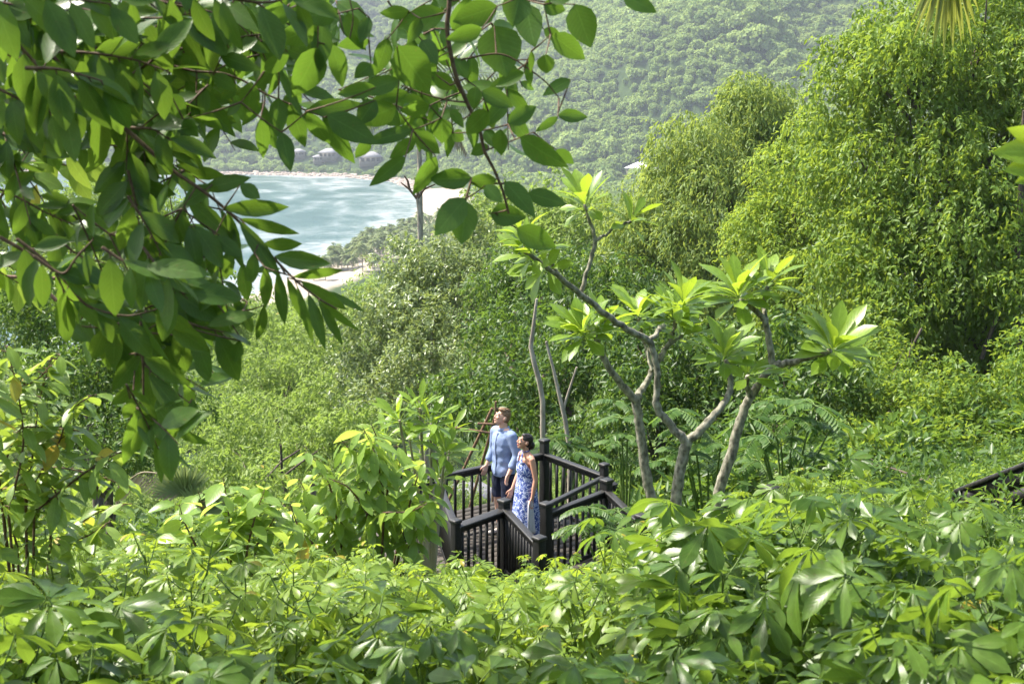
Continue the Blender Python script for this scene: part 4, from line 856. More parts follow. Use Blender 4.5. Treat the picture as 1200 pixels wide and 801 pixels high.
# ------------------------------------------------------------------ shrubs in front
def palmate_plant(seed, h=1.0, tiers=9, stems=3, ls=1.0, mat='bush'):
    r = np.random.default_rng(seed); st = MB(); lf = MB()
    for q in range(stems):
        b0 = np.array([*(r.normal(size=2) * .13), 0]); hh = h * (1 if q == 0 else r.uniform(.72, .98))
        u = np.linspace(0, 1, 8); lean = r.normal(size=2) * .11
        P = b0 + np.stack([lean[0] * u ** 1.6, lean[1] * u ** 1.6, hh * .92 * u], 1); st.tube(P, .0055 * (1.2 - .75 * u), 6)
        for i in range(tiers):
            t = .26 + .74 * (i + .5) / tiers; p = np.array([np.interp(t, u, P[:, k]) for k in range(3)])
            th = i * 2.4 + r.normal() * .35; el = .05 + 1.05 * (max(t - .26, 0) / .74) ** 1.6 + r.normal() * .2
            pl = (.45 + .55 * ls) * r.uniform(.11, .22) * (1.15 - .35 * (t - .26) / .74); d = np.array([math.cos(th) * math.cos(el), math.sin(th) * math.cos(el), math.sin(el)])
            e = p + d * pl; st.tube(np.stack([p, p + d * pl * .5 + [0, 0, -.012], e]), [.003, .0026, .0022], 5)
            out = nrm(np.array([math.cos(th), math.sin(th), 0])); nl = r.choice([5, 5, 5, 6, 7]); sd = np.array([-out[1], out[0], 0])
            nn = nrm(np.array([0, 0, 1]) + out * r.uniform(-.25, .75) + r.normal(size=3) * .28)
            rc = r.random(); sz = r.uniform(.75, 1.2)
            for j in range(nl):
                a = (j - (nl - 1) / 2) * (2.0 / (nl - 1)) * 1.3
                A = out * math.cos(a) + sd * math.sin(a); A = nrm(A - nn * (A @ nn) + np.array([0, 0, r.uniform(-.32, .1)]))
                Ls = sz * ls * r.uniform(.11, .155) * (1 - .15 * abs(a)) * (.75 + .35 * math.sin(2.2 * (t - .3)))
                leaves(lf, e + A * .010, A, nn + r.normal(size=3) * .18, Ls, Ls * r.uniform(.33, .45), 'obov', r.uniform(.05, .4), r.uniform(.05, .4), rnd=np.clip(rc * .75 + r.random() * .25, 0, .99) if r.random() > .004 else 1.0, r=r, wave=.016)
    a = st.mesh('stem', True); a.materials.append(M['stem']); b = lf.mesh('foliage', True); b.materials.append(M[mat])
    return a, b
LINE = [(-200, 590), (0, 600), (130, 616), (240, 618), (330, 632), (430, 630), (520, 644), (600, 654), (660, 650), (720, 632), (760, 616), (800, 598), (850, 582), (895, 586), (925, 560), (950, 545), (1000, 545), (1080, 560), (1110, 584), (1200, 592), (1500, 580)]
def build_bushes():
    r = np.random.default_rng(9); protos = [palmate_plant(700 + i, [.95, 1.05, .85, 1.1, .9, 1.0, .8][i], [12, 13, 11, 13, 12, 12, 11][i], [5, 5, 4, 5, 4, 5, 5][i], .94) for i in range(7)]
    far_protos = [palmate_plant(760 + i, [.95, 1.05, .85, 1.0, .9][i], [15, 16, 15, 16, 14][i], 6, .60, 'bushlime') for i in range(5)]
    LX, LY = zip(*LINE); cand = []
    y = 2.75
    while y < 14.5:
        st = .40 + .022 * y; w = .43 * y + .5
        for x in np.arange(-w, w, st): cand.append((x + r.normal() * .10, y + r.normal() * .10))
        y += st * .8
    n = 0; sel = []
    for x, y in cand:
        if y > 13.2 and -1.5 < x < 2.3: continue
        z = gz(x, y); px = 600 + x / y * CP * FPX * 1.03
        row = np.interp(px, LX, LY); zt = H - math.tan(PITCH + math.atan((row - 400.5) / FPX)) * y
        room = zt - z
        if room < .42: continue
        s = min(r.uniform(.95, 1.4), room / 1.05)
        if y < 4.0: s = min(s, .95)
        sel.append((x, y, z, s))
    sel.sort(key=lambda q: q[1]); rest = sel[290:]; sel = sel[:290]
    print('palmate shrubs', len(sel), 'rest', len(rest), 'from', sel[-1][1])
    for x, y, z, s in sel:
        near = y < 5.0
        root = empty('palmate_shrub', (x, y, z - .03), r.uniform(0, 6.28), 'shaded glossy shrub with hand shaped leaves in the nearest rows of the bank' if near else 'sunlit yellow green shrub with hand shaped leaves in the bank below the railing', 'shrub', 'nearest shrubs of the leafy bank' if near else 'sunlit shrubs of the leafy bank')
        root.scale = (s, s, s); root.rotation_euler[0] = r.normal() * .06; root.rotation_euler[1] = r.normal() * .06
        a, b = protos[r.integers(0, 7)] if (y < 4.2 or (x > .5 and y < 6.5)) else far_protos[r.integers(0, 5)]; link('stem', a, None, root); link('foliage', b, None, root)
    if rest:
        src = []
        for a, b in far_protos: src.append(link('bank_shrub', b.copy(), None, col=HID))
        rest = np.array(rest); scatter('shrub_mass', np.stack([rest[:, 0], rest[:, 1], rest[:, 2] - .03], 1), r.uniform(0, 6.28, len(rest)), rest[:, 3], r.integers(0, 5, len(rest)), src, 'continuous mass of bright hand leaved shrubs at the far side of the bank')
    # yellowing shrub at the left
    def leafy_shrub(name, label, base, lines, Y, step, Lp, wr, mat, prof, seed, down=.7, bark='twig', dY=.3, thick=.85, cat='shrub'):
        rr = np.random.default_rng(seed); b = at(*base, Y); b[2] = gz(b[0], b[1]) - .05; root = empty(name, b, 0, label, cat)
        for ln in lines:
            oy = rr.normal() * dY; q = px_line(ln, Y + oy); q = np.vstack([np.linspace(b, q[0], 4)[:-1] * [1, 1, 1], q]); tw = MB()
            tw.tube(q - b, np.linspace(thick * 2.2, thick * .5, len(q)) * pxs(Y), 6); lf = MB()
            q0 = q[3:]; seg = np.concatenate([[0], np.cumsum(np.linalg.norm(np.diff(q0, axis=0), axis=1))]); s = 0.0; k_ = rr.random() * 6
            while s < seg[-1] + .001:
                p = np.array([np.interp(s, seg, q0[:, k]) for k in range(3)])
                for _ in range(2):
                    th = k_; k_ += 2.4
                    A = nrm(np.array([math.cos(th), math.sin(th) * .8, 0]) + np.array([0, 0, -down]) * rr.uniform(.3, 1.3) + [0, 0, .25])
                    L = Lp * rr.uniform(.65, 1.15) * pxs(Y); n = nrm(np.array([math.cos(th) * .4, math.sin(th) * .4, 1]) + rr.normal(size=3) * .3)
                    tw.tube(np.stack([p, p + nrm(A + [0, 0, .5]) * L * .18]) - b, [.003, .002], 4, cap=False)
                    leaves(lf, p + nrm(A + [0, 0, .5]) * L * .17 - b, A, n, L, L * wr * rr.uniform(.85, 1.15), prof, rr.uniform(.05, .4), rr.uniform(.1, .35), r=rr, wave=.008)
                s += step * pxs(Y) * rr.uniform(.7, 1.3)
            t = tw.obj('branch', M[bark], root, True); lf.obj('leaves', M[mat], t, True)
        return root
    leafy_shrub('yellowing_shrub', 'tall straggly shrub with some yellow leaves and bare woody twigs at the left edge', (20, 700),
        [[(10, 600), (30, 520), (20, 450), (5, 400)], [(30, 600), (40, 520), (45, 470), (60, 420)], [(30, 580), (70, 520), (80, 480), (110, 462)], [(40, 600), (90, 560), (120, 540), (140, 530)], [(-30, 600), (-20, 500), (-10, 430)], [(60, 620), (70, 580), (50, 560), (20, 540)], [(60, 640), (110, 600), (150, 590)], [(0, 560), (20, 500), (50, 500), (95, 505)], [(20, 640), (5, 580), (-15, 560)], [(60, 640), (100, 630), (130, 610)], [(-10, 480), (20, 455), (45, 445), (70, 415)], [(30, 560), (60, 545), (110, 555), (150, 570)]],
        5.6, 9, 37, .42, 'yell', 'ellip', 51, down=.8)
    leafy_shrub('drooping_shrub', 'tall shrub with long drooping pale green leaves left of the couple', (440, 660),
        [[(440, 640), (430, 580), (420, 540), (400, 515)], [(450, 640), (450, 580), (440, 530), (425, 500)], [(470, 640), (480, 590), (490, 555), (500, 540)], [(400, 640), (390, 580), (380, 550), (360, 530)], [(430, 600), (410, 570), (385, 560)], [(470, 620), (470, 560), (465, 520)], [(390, 640), (365, 590), (350, 560)], [(480, 640), (500, 610), (505, 580)], [(450, 600), (480, 600), (500, 590)], [(420, 640), (400, 610), (370, 600)], [(455, 560), (445, 520), (435, 497)], [(370, 640), (350, 620), (340, 590)]],
        12.3, 5.2, 30, .43, 'droop', 'ellip', 52, down=1.1)
    leafy_shrub('broadleaf_shrub', 'shrub with big soft ovate leaves lit from above, left of the drooping shrub', (270, 650),
        [[(270, 640), (268, 600), (262, 560)], [(250, 640), (240, 600), (232, 575)], [(290, 640), (300, 600), (310, 575)], [(230, 640), (215, 610), (210, 590)], [(300, 640), (320, 610), (330, 590)], [(265, 640), (285, 610), (285, 572)]],
        9.0, 9, 38, .52, 'droop', 'ovate', 53, down=.6)
    # rosette shrub beside the platform
    Y = 13.4; b = at(500, 640, Y); b[2] = gz(b[0], b[1]); root = empty('rosette_shrub', b, 0, 'bright shrub with star shaped leaf whorls at the far left end of the railing', 'shrub'); r2 = np.random.default_rng(54)
    for (x, y, n, L) in ((468, 492, 16, 40), (505, 496, 17, 42), (492, 478, 14, 36), (522, 530, 16, 40), (495, 530, 15, 40), (450, 510, 14, 38), (530, 505, 12, 34), (480, 515, 14, 38), (515, 560, 12, 36)):
        oy = r2.normal() * .25; c = at(x, y, Y + oy); tw = MB(); a0 = at(505 + (x - 505) * .4, 600, Y); q = np.stack([b, a0, (a0 + c) / 2 + [0, 0, -.05], c]); tw.tube(q - b, np.array([3, 2.4, 1.8, 1.4]) * pxs(Y), 6); t = tw.obj('branch', M['greybark'], root, True)
        lf = MB(); rosette(lf, c - b, np.array([(x - 495) / 90, -.25, 1]), n, L * pxs(Y), L * .24 * pxs(Y), r2); lf.obj('leaves', M['plum'], t, True)
    # pinnate ferny shrubs near the frangipani trunks
    def pinnate(label, base, tips, Y, Lp, seed, mat='fern', name='pinnate_shrub'):
        rr = np.random.default_rng(seed); b = at(*base, Y); b[2] = gz(b[0], b[1]); root = empty(name, b, 0, label, 'shrub')
        for (x, y) in tips:
            oy = rr.normal() * .3; c = at(x, y, Y + oy); tw = MB(); m = (b + c) / 2 + [0, 0, .25]; u = np.linspace(0, 1, 7)[:, None]; q = b * (1 - u) ** 2 + 2 * m * u * (1 - u) + c * u ** 2
            tw.tube(q - b, np.linspace(2, 1, 7) * pxs(Y), 5); lf = MB()
            for i in range(5):
                th = i * 2.4 + rr.random(); d = nrm(np.array([math.cos(th), math.sin(th), rr.uniform(-.1, .6)])); s = np.linspace(0, 1, 11)[:, None]; L = Lp * rr.uniform(.7, 1.1) * pxs(Y)
                Q = c + d * L * s - np.array([0, 0, .45 * L]) * s ** 2; tw.tube(Q - b, np.linspace(.006, .003, 11), 4); T = nrm(np.gradient(Q, axis=0)); S = nrm(np.cross(T, [0, 0, 1]))
                for sg in (-1, 1):
                    A = nrm(S * sg + T * .4 - np.array([0, 0, .25]))[2:]
                    leaves(lf, Q[2:] - b, A, nrm(np.array([0, 0, 1]) + rr.normal(size=(9, 3)) * .15), L * .36 * rr.uniform(.85, 1.1, 9), L * .14, 'small', .15, .15, r=rr)
            t = tw.obj('branch', M['stem'], root, True); lf.obj('leaves', M[mat], t, True)
    pinnate('bushy shrub with dark feathery leaflets between the frangipani trunks and the lime green tree', (920, 620), [(880, 490), (905, 470), (930, 490), (955, 475), (975, 500), (915, 520), (890, 540), (945, 530), (890, 510)], 12.5, 38, 61)
    pinnate('low shrub with feathery leaflets growing through the railing beside the frangipani trunk', (715, 650), [(690, 595), (705, 605), (725, 600), (680, 615), (720, 620), (740, 610)], 12.4, 30, 62)
    pinnate('small ferny shrub behind the pale frangipani trunk', (735, 560), [(722, 470), (728, 490), (735, 510), (726, 520), (740, 540)], 16, 30, 63)
    pinnate('bright ferny shrub behind the railing corner post', (655, 570), [(650, 515), (665, 520), (640, 520), (660, 535), (680, 530)], 20.5, 30, 64)
    pinnate('leafy shrub with pale leaflets in front of the middle frangipani fork', (830, 620), [(795, 480), (812, 500), (800, 530), (830, 540), (780, 540), (845, 520)], 13, 34, 65)
    # fan palm and a dead frond left of the broadleaf shrub
    Y = 11.0; b = at(215, 640, Y); b[2] = gz(b[0], b[1]); root = empty('fan_palm', b, 0, 'small fan palm with one arched brown dead frond left of the broadleaf shrub', 'palm')
    for (cx, cy, sp, n, L, mat, ang) in ((218, 580, 1.5, 24, 44, 'palm', 1.9), (240, 600, 1.4, 22, 42, 'palm', 1.2)):
        c = at(cx, cy, Y); tw = MB(); tw.tube(np.stack([np.zeros(3), (c - b) * .6 + [.05, 0, 0], c - b]), [.012, .01, .008], 5); t = tw.obj('stalk', M['stem'], root, True); lf = MB()
        for i in range(n):
            a = ang + (i / (n - 1) - .5) * sp * 1.6; A = np.array([math.cos(a), -.25, math.sin(a)]); leaves(lf, c - b, A, np.array([math.sin(i * 2.) * .45, -1, .4]), L * pxs(Y), .045, 'lance', .08, .45, r=rng)
        lf.obj('blade', M[mat], t, True)
    q = px_line([(235, 600), (215, 572), (190, 555), (165, 552), (146, 566)], Y); tw = MB(); tw.tube(q - b, np.linspace(.014, .006, len(q)), 5); t = tw.obj('dead_frond', M['dry'], root, True); lf = MB(); T = nrm(np.gradient(q, axis=0))
    for sg in (-1, 1):
        A = nrm(np.array([0, .3 * sg, -1]) + T * .8); leaves(lf, q[6:] - b, A[6:], np.array([0, -1, .3]), .24, .018, 'lance', .05, .2, r=rng)
    lf.obj('blade', M['dry'], t, True)

# ------------------------------------------------------------------ railings, platform, poles
ZF = H - 6.15; RH = .92
def build_railing():
    zt = ZF + RH
    def P(px, py, up=0.0): p = atz(px, py, zt + up); return p
    A = P(638, 522, .12); L = P(517, 557); G = P(534, 608, .1); F = P(591, 588, .1); E = P(632, 624, .1); B = P(708, 549, .1); C = P(711, 566, .1); D = P(640, 590, .1); Hh = P(752, 604, .1)
    for q in (A, L, G, F, E, B, C, D, Hh): q[2] = zt
    def post(root, p, top=.14, w=.092, z0=None):
        w = min(w, .115)
        z0 = ZF - .35 if z0 is None else z0; mb = MB(); h = p[2] + top - z0
        mb.box((p[0], p[1], z0 + h / 2) - np.array(root.location), (w, w, h), Matrix.Rotation(.75, 3, 'Z')); po = mb.obj('post', M['wood'], root); bev(po, .008)
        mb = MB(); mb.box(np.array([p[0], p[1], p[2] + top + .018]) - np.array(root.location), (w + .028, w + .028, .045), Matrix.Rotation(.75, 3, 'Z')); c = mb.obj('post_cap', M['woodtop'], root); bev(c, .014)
    def bev(o, w):
        m = o.modifiers.new('bevel', 'BEVEL'); m.width = w; m.segments = 2
    def run(root, a, b, lower=None, wtop=.095, low=.12, gap=.135, bal=.030, ext=0.0):
        o = np.array(root.location); a = np.array(a, float); b = np.array(b, float); d = nrm(b - a); a2 = a - d * ext; b2 = b + d * ext
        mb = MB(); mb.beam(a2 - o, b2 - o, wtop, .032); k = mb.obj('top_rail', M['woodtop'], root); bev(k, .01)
        mb = MB(); dz = np.array([0, 0, -.052]); mb.beam(a - o + dz, b - o + dz, .04, .07); k = mb.obj('under_rail', M['wood'], root); bev(k, .005)
        dl = np.array([0, 0, -(RH - low)]); mb = MB(); mb.beam(a - o + dl, b - o + dl, .045, .06); k = mb.obj('bottom_rail', M['wood'], root); bev(k, .005)
        n = max(2, int(np.linalg.norm((b - a)[:2]) / gap))
        for i in range(1, n):
            p = a + (b - a) * i / n; mb = MB(); h = RH - low - .087 - .030 - .004
            mb.box(p - o + [0, 0, -.087 - .002 - h / 2], (bal, bal, h), Matrix.Rotation(.75, 3, 'Z')); mb.obj('baluster', M['wood'], root)
    def rail(label, loc): return empty('wooden_railing', (loc[0], loc[1], ZF), 0, label, 'railing')
    r1 = rail('dark wooden railing behind the couple, ending at the tall corner post', (A + L) / 2); run(r1, L + (L - A) * .35, A); post(r1, A, .18, .105); post(r1, L + (L - A) * .36)
    r2 = rail('dark wooden railing running from the tall corner post down to the paired posts', (A + B) / 2); run(r2, A, B); post(r2, B, .14); e = B + (B - A) * .18; run(r2, B, e + [0, 0, -.08])
    r3 = rail('near dark railing left of the thick front post with broad weathered top board', (G + F) / 2); run(r3, G, F, wtop=.15, gap=.105); post(r3, G, .06); post(r3, F, .10, .17)
    r4 = rail('short dark railing right in front of the blue and white dress', (F + E) / 2); run(r4, F + [0, 0, .02], E + [0, 0, -.06], gap=.10); post(r4, E, .02, .15)
    r5 = rail('short dark railing beside the woman with pale balusters in front of the paired posts', (C + D) / 2); run(r5, D + [0, 0, -.03], C, gap=.11); post(r5, C, .12, .14); post(r5, D, .08, .14)
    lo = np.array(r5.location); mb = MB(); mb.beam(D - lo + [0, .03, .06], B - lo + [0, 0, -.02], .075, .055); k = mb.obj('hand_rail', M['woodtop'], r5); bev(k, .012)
    r6 = rail('dark railing between the paired posts and the frangipani trunk', (C + Hh) / 2); run(r6, C, Hh, gap=.12); post(r6, Hh, .08, .15)
    # left return of the platform
    r7 = rail('short dark railing at the left end of the platform beside the rosette shrub', (L + G) / 2); L2 = L + (L - A) * .02; run(r7, L2 + [-.02, -.1, 0], G, gap=.11)
    # stair railing that climbs to the right
    S0 = at(868, 590, 12.2); S1 = at(952, 604, 10.4); S2 = at(1126, 573, 9.6); S3 = at(1262, 520, 8.9)
    r8 = rail('sloping handrail with dark shining boards at the right edge above the shrubs', S2); lo = np.array(r8.location)
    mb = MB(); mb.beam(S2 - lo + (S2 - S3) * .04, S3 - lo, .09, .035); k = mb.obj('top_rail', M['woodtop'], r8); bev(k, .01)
    mb = MB(); mb.beam(S2 - lo + (S2 - S3) * .04 + [0, 0, -.10], S3 - lo + [0, 0, -.10], .05, .14); mb.obj('under_rail', M['wood'], r8)
    mb = MB(); mb.beam(S2 - lo + (S2 - S3) * .04 + [0, 0, -.25], S3 - lo + [0, 0, -.25], .05, .13); mb.obj('side_board', M['wood'], r8)
    for p in (S2 + (S3 - S2) * .1, S3): 
        mb = MB(); zg = gz(p[0], p[1]); mb.box((p[0] - lo[0], p[1] - lo[1], (zg + p[2] - .05) / 2 - lo[2]), (.12, .12, p[2] - .05 - zg)); mb.obj('post', M['wood'], r8)
    r9 = rail('low dark railing post and board mostly hidden by the shrubs right of the frangipani trunks', S0); lo = np.array(r9.location)
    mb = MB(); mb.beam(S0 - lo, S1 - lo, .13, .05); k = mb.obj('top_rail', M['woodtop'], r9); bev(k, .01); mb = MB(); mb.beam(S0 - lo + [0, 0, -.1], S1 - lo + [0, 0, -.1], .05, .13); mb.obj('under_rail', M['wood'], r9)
    for p in (at(903, 574, 11.6), S0 + [-.1, 0, .0]): post(r9, np.array([p[0], p[1], p[2] - .1]), .1, .14, gz(p[0], p[1]) - .1)
    # the platform floor
    dk = empty('viewing_platform', (0.2, 16.2, ZF), 0, 'wooden viewing platform the couple stand on, boards between the dark railings', 'platform')
    dv = nrm((A - L)[:2]); nv = np.array([-dv[1], dv[0]]); o = np.array([.2, 16.2]); k = 0
    for i in range(-13, 15):
        c = o + nv * (i * .145); 
        a = c - dv * 1.55; b = c + dv * 1.35
        mb = MB(); mb.beam(np.array([*(a - o), -.022]), np.array([*(b - o), -.022]), .137, .04, rnd=random.random()); mb.obj('floor_board', M['deck'], dk)
    for s in (-1.2, 0, 1.1):
        a = o + dv * s - nv * 1.9; b = o + dv * s + nv * 2.0; mb = MB(); mb.beam(np.array([*(a - o), -.13]), np.array([*(b - o), -.13]), .09, .16); mb.obj('joist', M['wood'], dk)
    for s in (-1.2, 1.1):
        for q in (-1.7, 1.8):
            p = o + dv * s + nv * q; zg = gz(*p) - .3 - ZF; mb = MB(); mb.box(np.array([*(p - o), (zg - .22) / 2]), (.14, .14, max(.1, -.22 - zg))); mb.obj('pier', M['wood'], dk)
    # leaning poles behind the man
    Y = 20.6; b = at(560, 560, Y); b[2] = gz(b[0], b[1]); root = empty('pole_frame', b, 0, 'leaning brown poles lashed together with crosspieces behind the man', 'pole frame')
    for (x0, y0, x1, y1, w) in ((577, 478, 538, 560, 1.6), (583, 478, 560, 560, 1.6), (560, 496, 584, 497, 1.3), (534, 501, 580, 508, 1.3), (581, 470, 578, 560, 1.2)):
        p = at(x0, y0, Y); q = at(x1, y1, Y + (.4 if w > 1.5 else 0)); 
        if abs(y0 - y1) > 40: q = q + (q - p) * ((q[2] - b[2]) / max(.05, p[2] - q[2])) * 1.0
        mb = MB(); mb.tube(np.linspace(p, q, 6) - b, w * pxs(Y) * 1.15, 7); mb.obj('pole', M['pole'], root, True)
    Y = 8.5; b = at(-60, 320, Y); bb = b.copy(); bb[2] = gz(b[0], b[1]); root = empty('pole_frame', bb, 0, 'rusty brown pole with a slanting brace at the left edge under the leafy limb', 'pole frame')
    for pts in ([(-60, 322), (65, 326)], [(40, 326), (66, 352)], [(-60, 322), (-60, 420)]):
        mb = MB(); P_ = np.array([at(*p, Y) for p in pts]); 
        if pts[1][1] == 420: P_[1] = bb
        mb.tube(np.linspace(P_[0], P_[1], 4) - bb, 2.2 * pxs(Y), 7); mb.obj('pole', M['pole'], root, True)

# ------------------------------------------------------------------ people
ICO = None
def ico():
    global ICO
    if ICO is None:
        bm = bmesh.new(); bmesh.ops.create_icosphere(bm, subdivisions=2, radius=1)
        ICO = (np.array([v.co[:] for v in bm.verts]), np.array([[v.index for v in f.verts] for f in bm.faces])); bm.free()
    return ICO
class Body:
    def __init__(s): s.mb = MB(); s.T = None
    def el(s, c, r, R3=None):
        V, F = ico(); V = V * np.asarray(r)
        if R3 is not None: V = V @ np.asarray(R3).T
        V = V + np.asarray(c)
        if s.T is not None: V = s.T(V)
        s.mb.add(V, F)
    def chain(s, P, r, flat=None):
        P = np.asarray(P, float); r = np.asarray(r, float)
        for i in range(len(P) - 1):
            d = np.linalg.norm(P[i + 1] - P[i]); k = max(2, int(d / (.3 * min(r[i], r[i + 1]))) + 1)
            for t in np.linspace(0, 1, k):
                rr = r[i] * (1 - t) + r[i + 1] * t; s.el(P[i] * (1 - t) + P[i + 1] * t, rr * np.array(flat if flat is not None else (1, 1, 1)))
    def hand(s, w, d, n, k=1.0, curl=.5, side=1):
        d = nrm(d); n = nrm(np.asarray(n) - (np.asarray(n) @ d) * d); sd = np.cross(d, n) * side
        for t in np.linspace(.1, 1, 6): 
            for q in np.linspace(-.024, .024, 4): s.el(w + d * .085 * k * t + sd * q * k * (.7 + .3 * t), np.array([.014] * 3) * k)
        for j, (q, L) in enumerate(((-.030, .068), (-.010, .080), (.010, .076), (.029, .060))):
            p = w + d * .088 * k + sd * q * k; a = d.copy(); pts = [p - d * .02 * k]; 
            for m in range(3):
                c, si = math.cos(curl * (.5 + .4 * m)), math.sin(curl * (.5 + .4 * m)); aa = d * c - n * si + sd * q * 1.2
                p = p + nrm(aa) * L * k * (.45, .32, .23)[m]; pts.append(p)
            s.chain(pts, np.array([.0095, .009, .0082, .0070]) * k)
        b = w + d * .02 * k - sd * .022 * k
        s.chain([b, b + d * .028 * k - sd * .026 * k - n * .008, b + d * .055 * k - sd * .036 * k - n * .018, b + d * .078 * k - sd * .036 * k - n * .026], np.array([.014, .012, .0105, .009]) * k)
    def head(s, c, k=1.0, pitch=0.0, yaw=0.0, fem=False):
        Rm = np.array(Matrix.Rotation(yaw, 3, 'Z') @ Matrix.Rotation(-pitch, 3, 'X')); c = np.asarray(c, float); s.Rm, s.hc, s.hk = Rm, c, k
        def T(V): return (V * k) @ Rm.T + c
        s.T = T
        s.el((0, .012, .030), (.074, .094, .090)); s.el((0, -.020, -.005), (.066, .078, .085)); s.el((0, -.032, -.055), (.054, .060, .055)); s.el((0, -.065, -.092), (.024, .022, .020)); s.el((0, -.045, -.075), (.045, .045, .03))
        for x in (-1, 1):
            s.el((x * .035, -.078, -.018), (.024, .018, .022)); s.el((x * .034, -.088, .038), (.026, .010, .008)); s.el((x * .075, .012, -.005), (.012, .022, .033)); s.el((x * .034, -.083, .014), (.014, .012, .009))
            s.el((x * .011, -.104, -.026), (.011, .011, .009))
        s.chain([(0, -.094, .022), (0, -.104, .0), (0, -.112, -.022)], (.009, .010, .0115))
        s.el((0, -.092, -.053), (.024, .012, .006)); s.el((0, -.090, -.064), (.020, .012, .0075))
        s.T = None
    def local(s, V): return ((V - s.hc) @ s.Rm) / s.hk
def remesh(mb, name, mats, parent, vox, smooth=2, cut=None, disp=None, top=None):
    me = mb.mesh('tmp'); o = bpy.data.objects.new('tmp', me); COL.objects.link(o)
    m = o.modifiers.new('r', 'REMESH'); m.mode = 'VOXEL'; m.voxel_size = vox; m.use_smooth_shade = True
    s = o.modifiers.new('s', 'SMOOTH'); s.factor = .5; s.iterations = smooth
    dg = bpy.context.evaluated_depsgraph_get(); dg.update(); nm = bpy.data.meshes.new_from_object(o.evaluated_get(dg)); bpy.data.objects.remove(o)
    bm = bmesh.new(); bm.from_mesh(nm)
    for co, no in (cut or []): bmesh.ops.bisect_plane(bm, geom=bm.verts[:] + bm.edges[:] + bm.faces[:], plane_co=co, plane_no=no, clear_outer=True)
    bm.to_mesh(nm); bm.free()
    n = len(nm.vertices); V = np.empty(n * 3, np.float32); nm.vertices.foreach_get('co', V); V = V.reshape(-1, 3).astype(float)
    if disp is not None:
        Nn = np.empty(n * 3, np.float32); nm.vertices.foreach_get('normal', Nn); V = V + Nn.reshape(-1, 3) * disp(V)[:, None]; nm.vertices.foreach_set('co', V.astype(np.float32).ravel())
    nm.polygons.foreach_set('use_smooth', np.ones(len(nm.polygons), bool)); nm.materials.clear(); nm.name = name
    ob = link(name, nm, mats, parent)
    return ob, V
def paint(ob, col):
    a = ob.data.attributes.new('tone', 'FLOAT_COLOR', 'POINT'); a.data.foreach_set('color', np.hstack([col, np.ones((len(col), 1))]).astype(np.float32).ravel())
def attr_mat(name, rough=.5, spec=.4, sss=0):
    m, nt, N, L = new_mat(name); a = N.new('ShaderNodeAttribute'); a.attribute_name = 'tone'; p = N.new('ShaderNodeBsdfPrincipled'); p.inputs['Roughness'].default_value = rough; p.inputs['Specular IOR Level'].default_value = spec
    L.new(a.outputs['Color'], p.inputs['Base Color']); o = N.new('ShaderNodeOutputMaterial'); L.new(p.outputs[0], o.inputs[0])
    if sss: p.inputs['Subsurface Weight'].default_value = sss; p.inputs['Subsurface Scale'].default_value = .01
    return m
def face_tone(B, V, skin, lip, brow):
    q = B.local(V); col = np.tile(np.array(skin), (len(V), 1)); x, y, z = np.abs(q[:, 0]), q[:, 1], q[:, 2]; front = y < -.05
    def put(m, c): col[m] = c
    put(front & (x < .024) & (np.abs(z + .059) < .010), lip); put(front & (x > .014) & (x < .058) & (np.abs(z - .040) < .0065), brow)
    put(front & (np.abs(x - .034) < .014) & (np.abs(z - .014) < .006), (.30, .24, .20)); put(front & (np.abs(x - .034) < .006) & (np.abs(z - .014) < .006), (.10, .06, .045))
    return col
def fabric(name, c1, c2, scale=180):
    return noisy(name, c1, c2, scale, .85, (1, 1, 1), .15, .002, .15, 3)
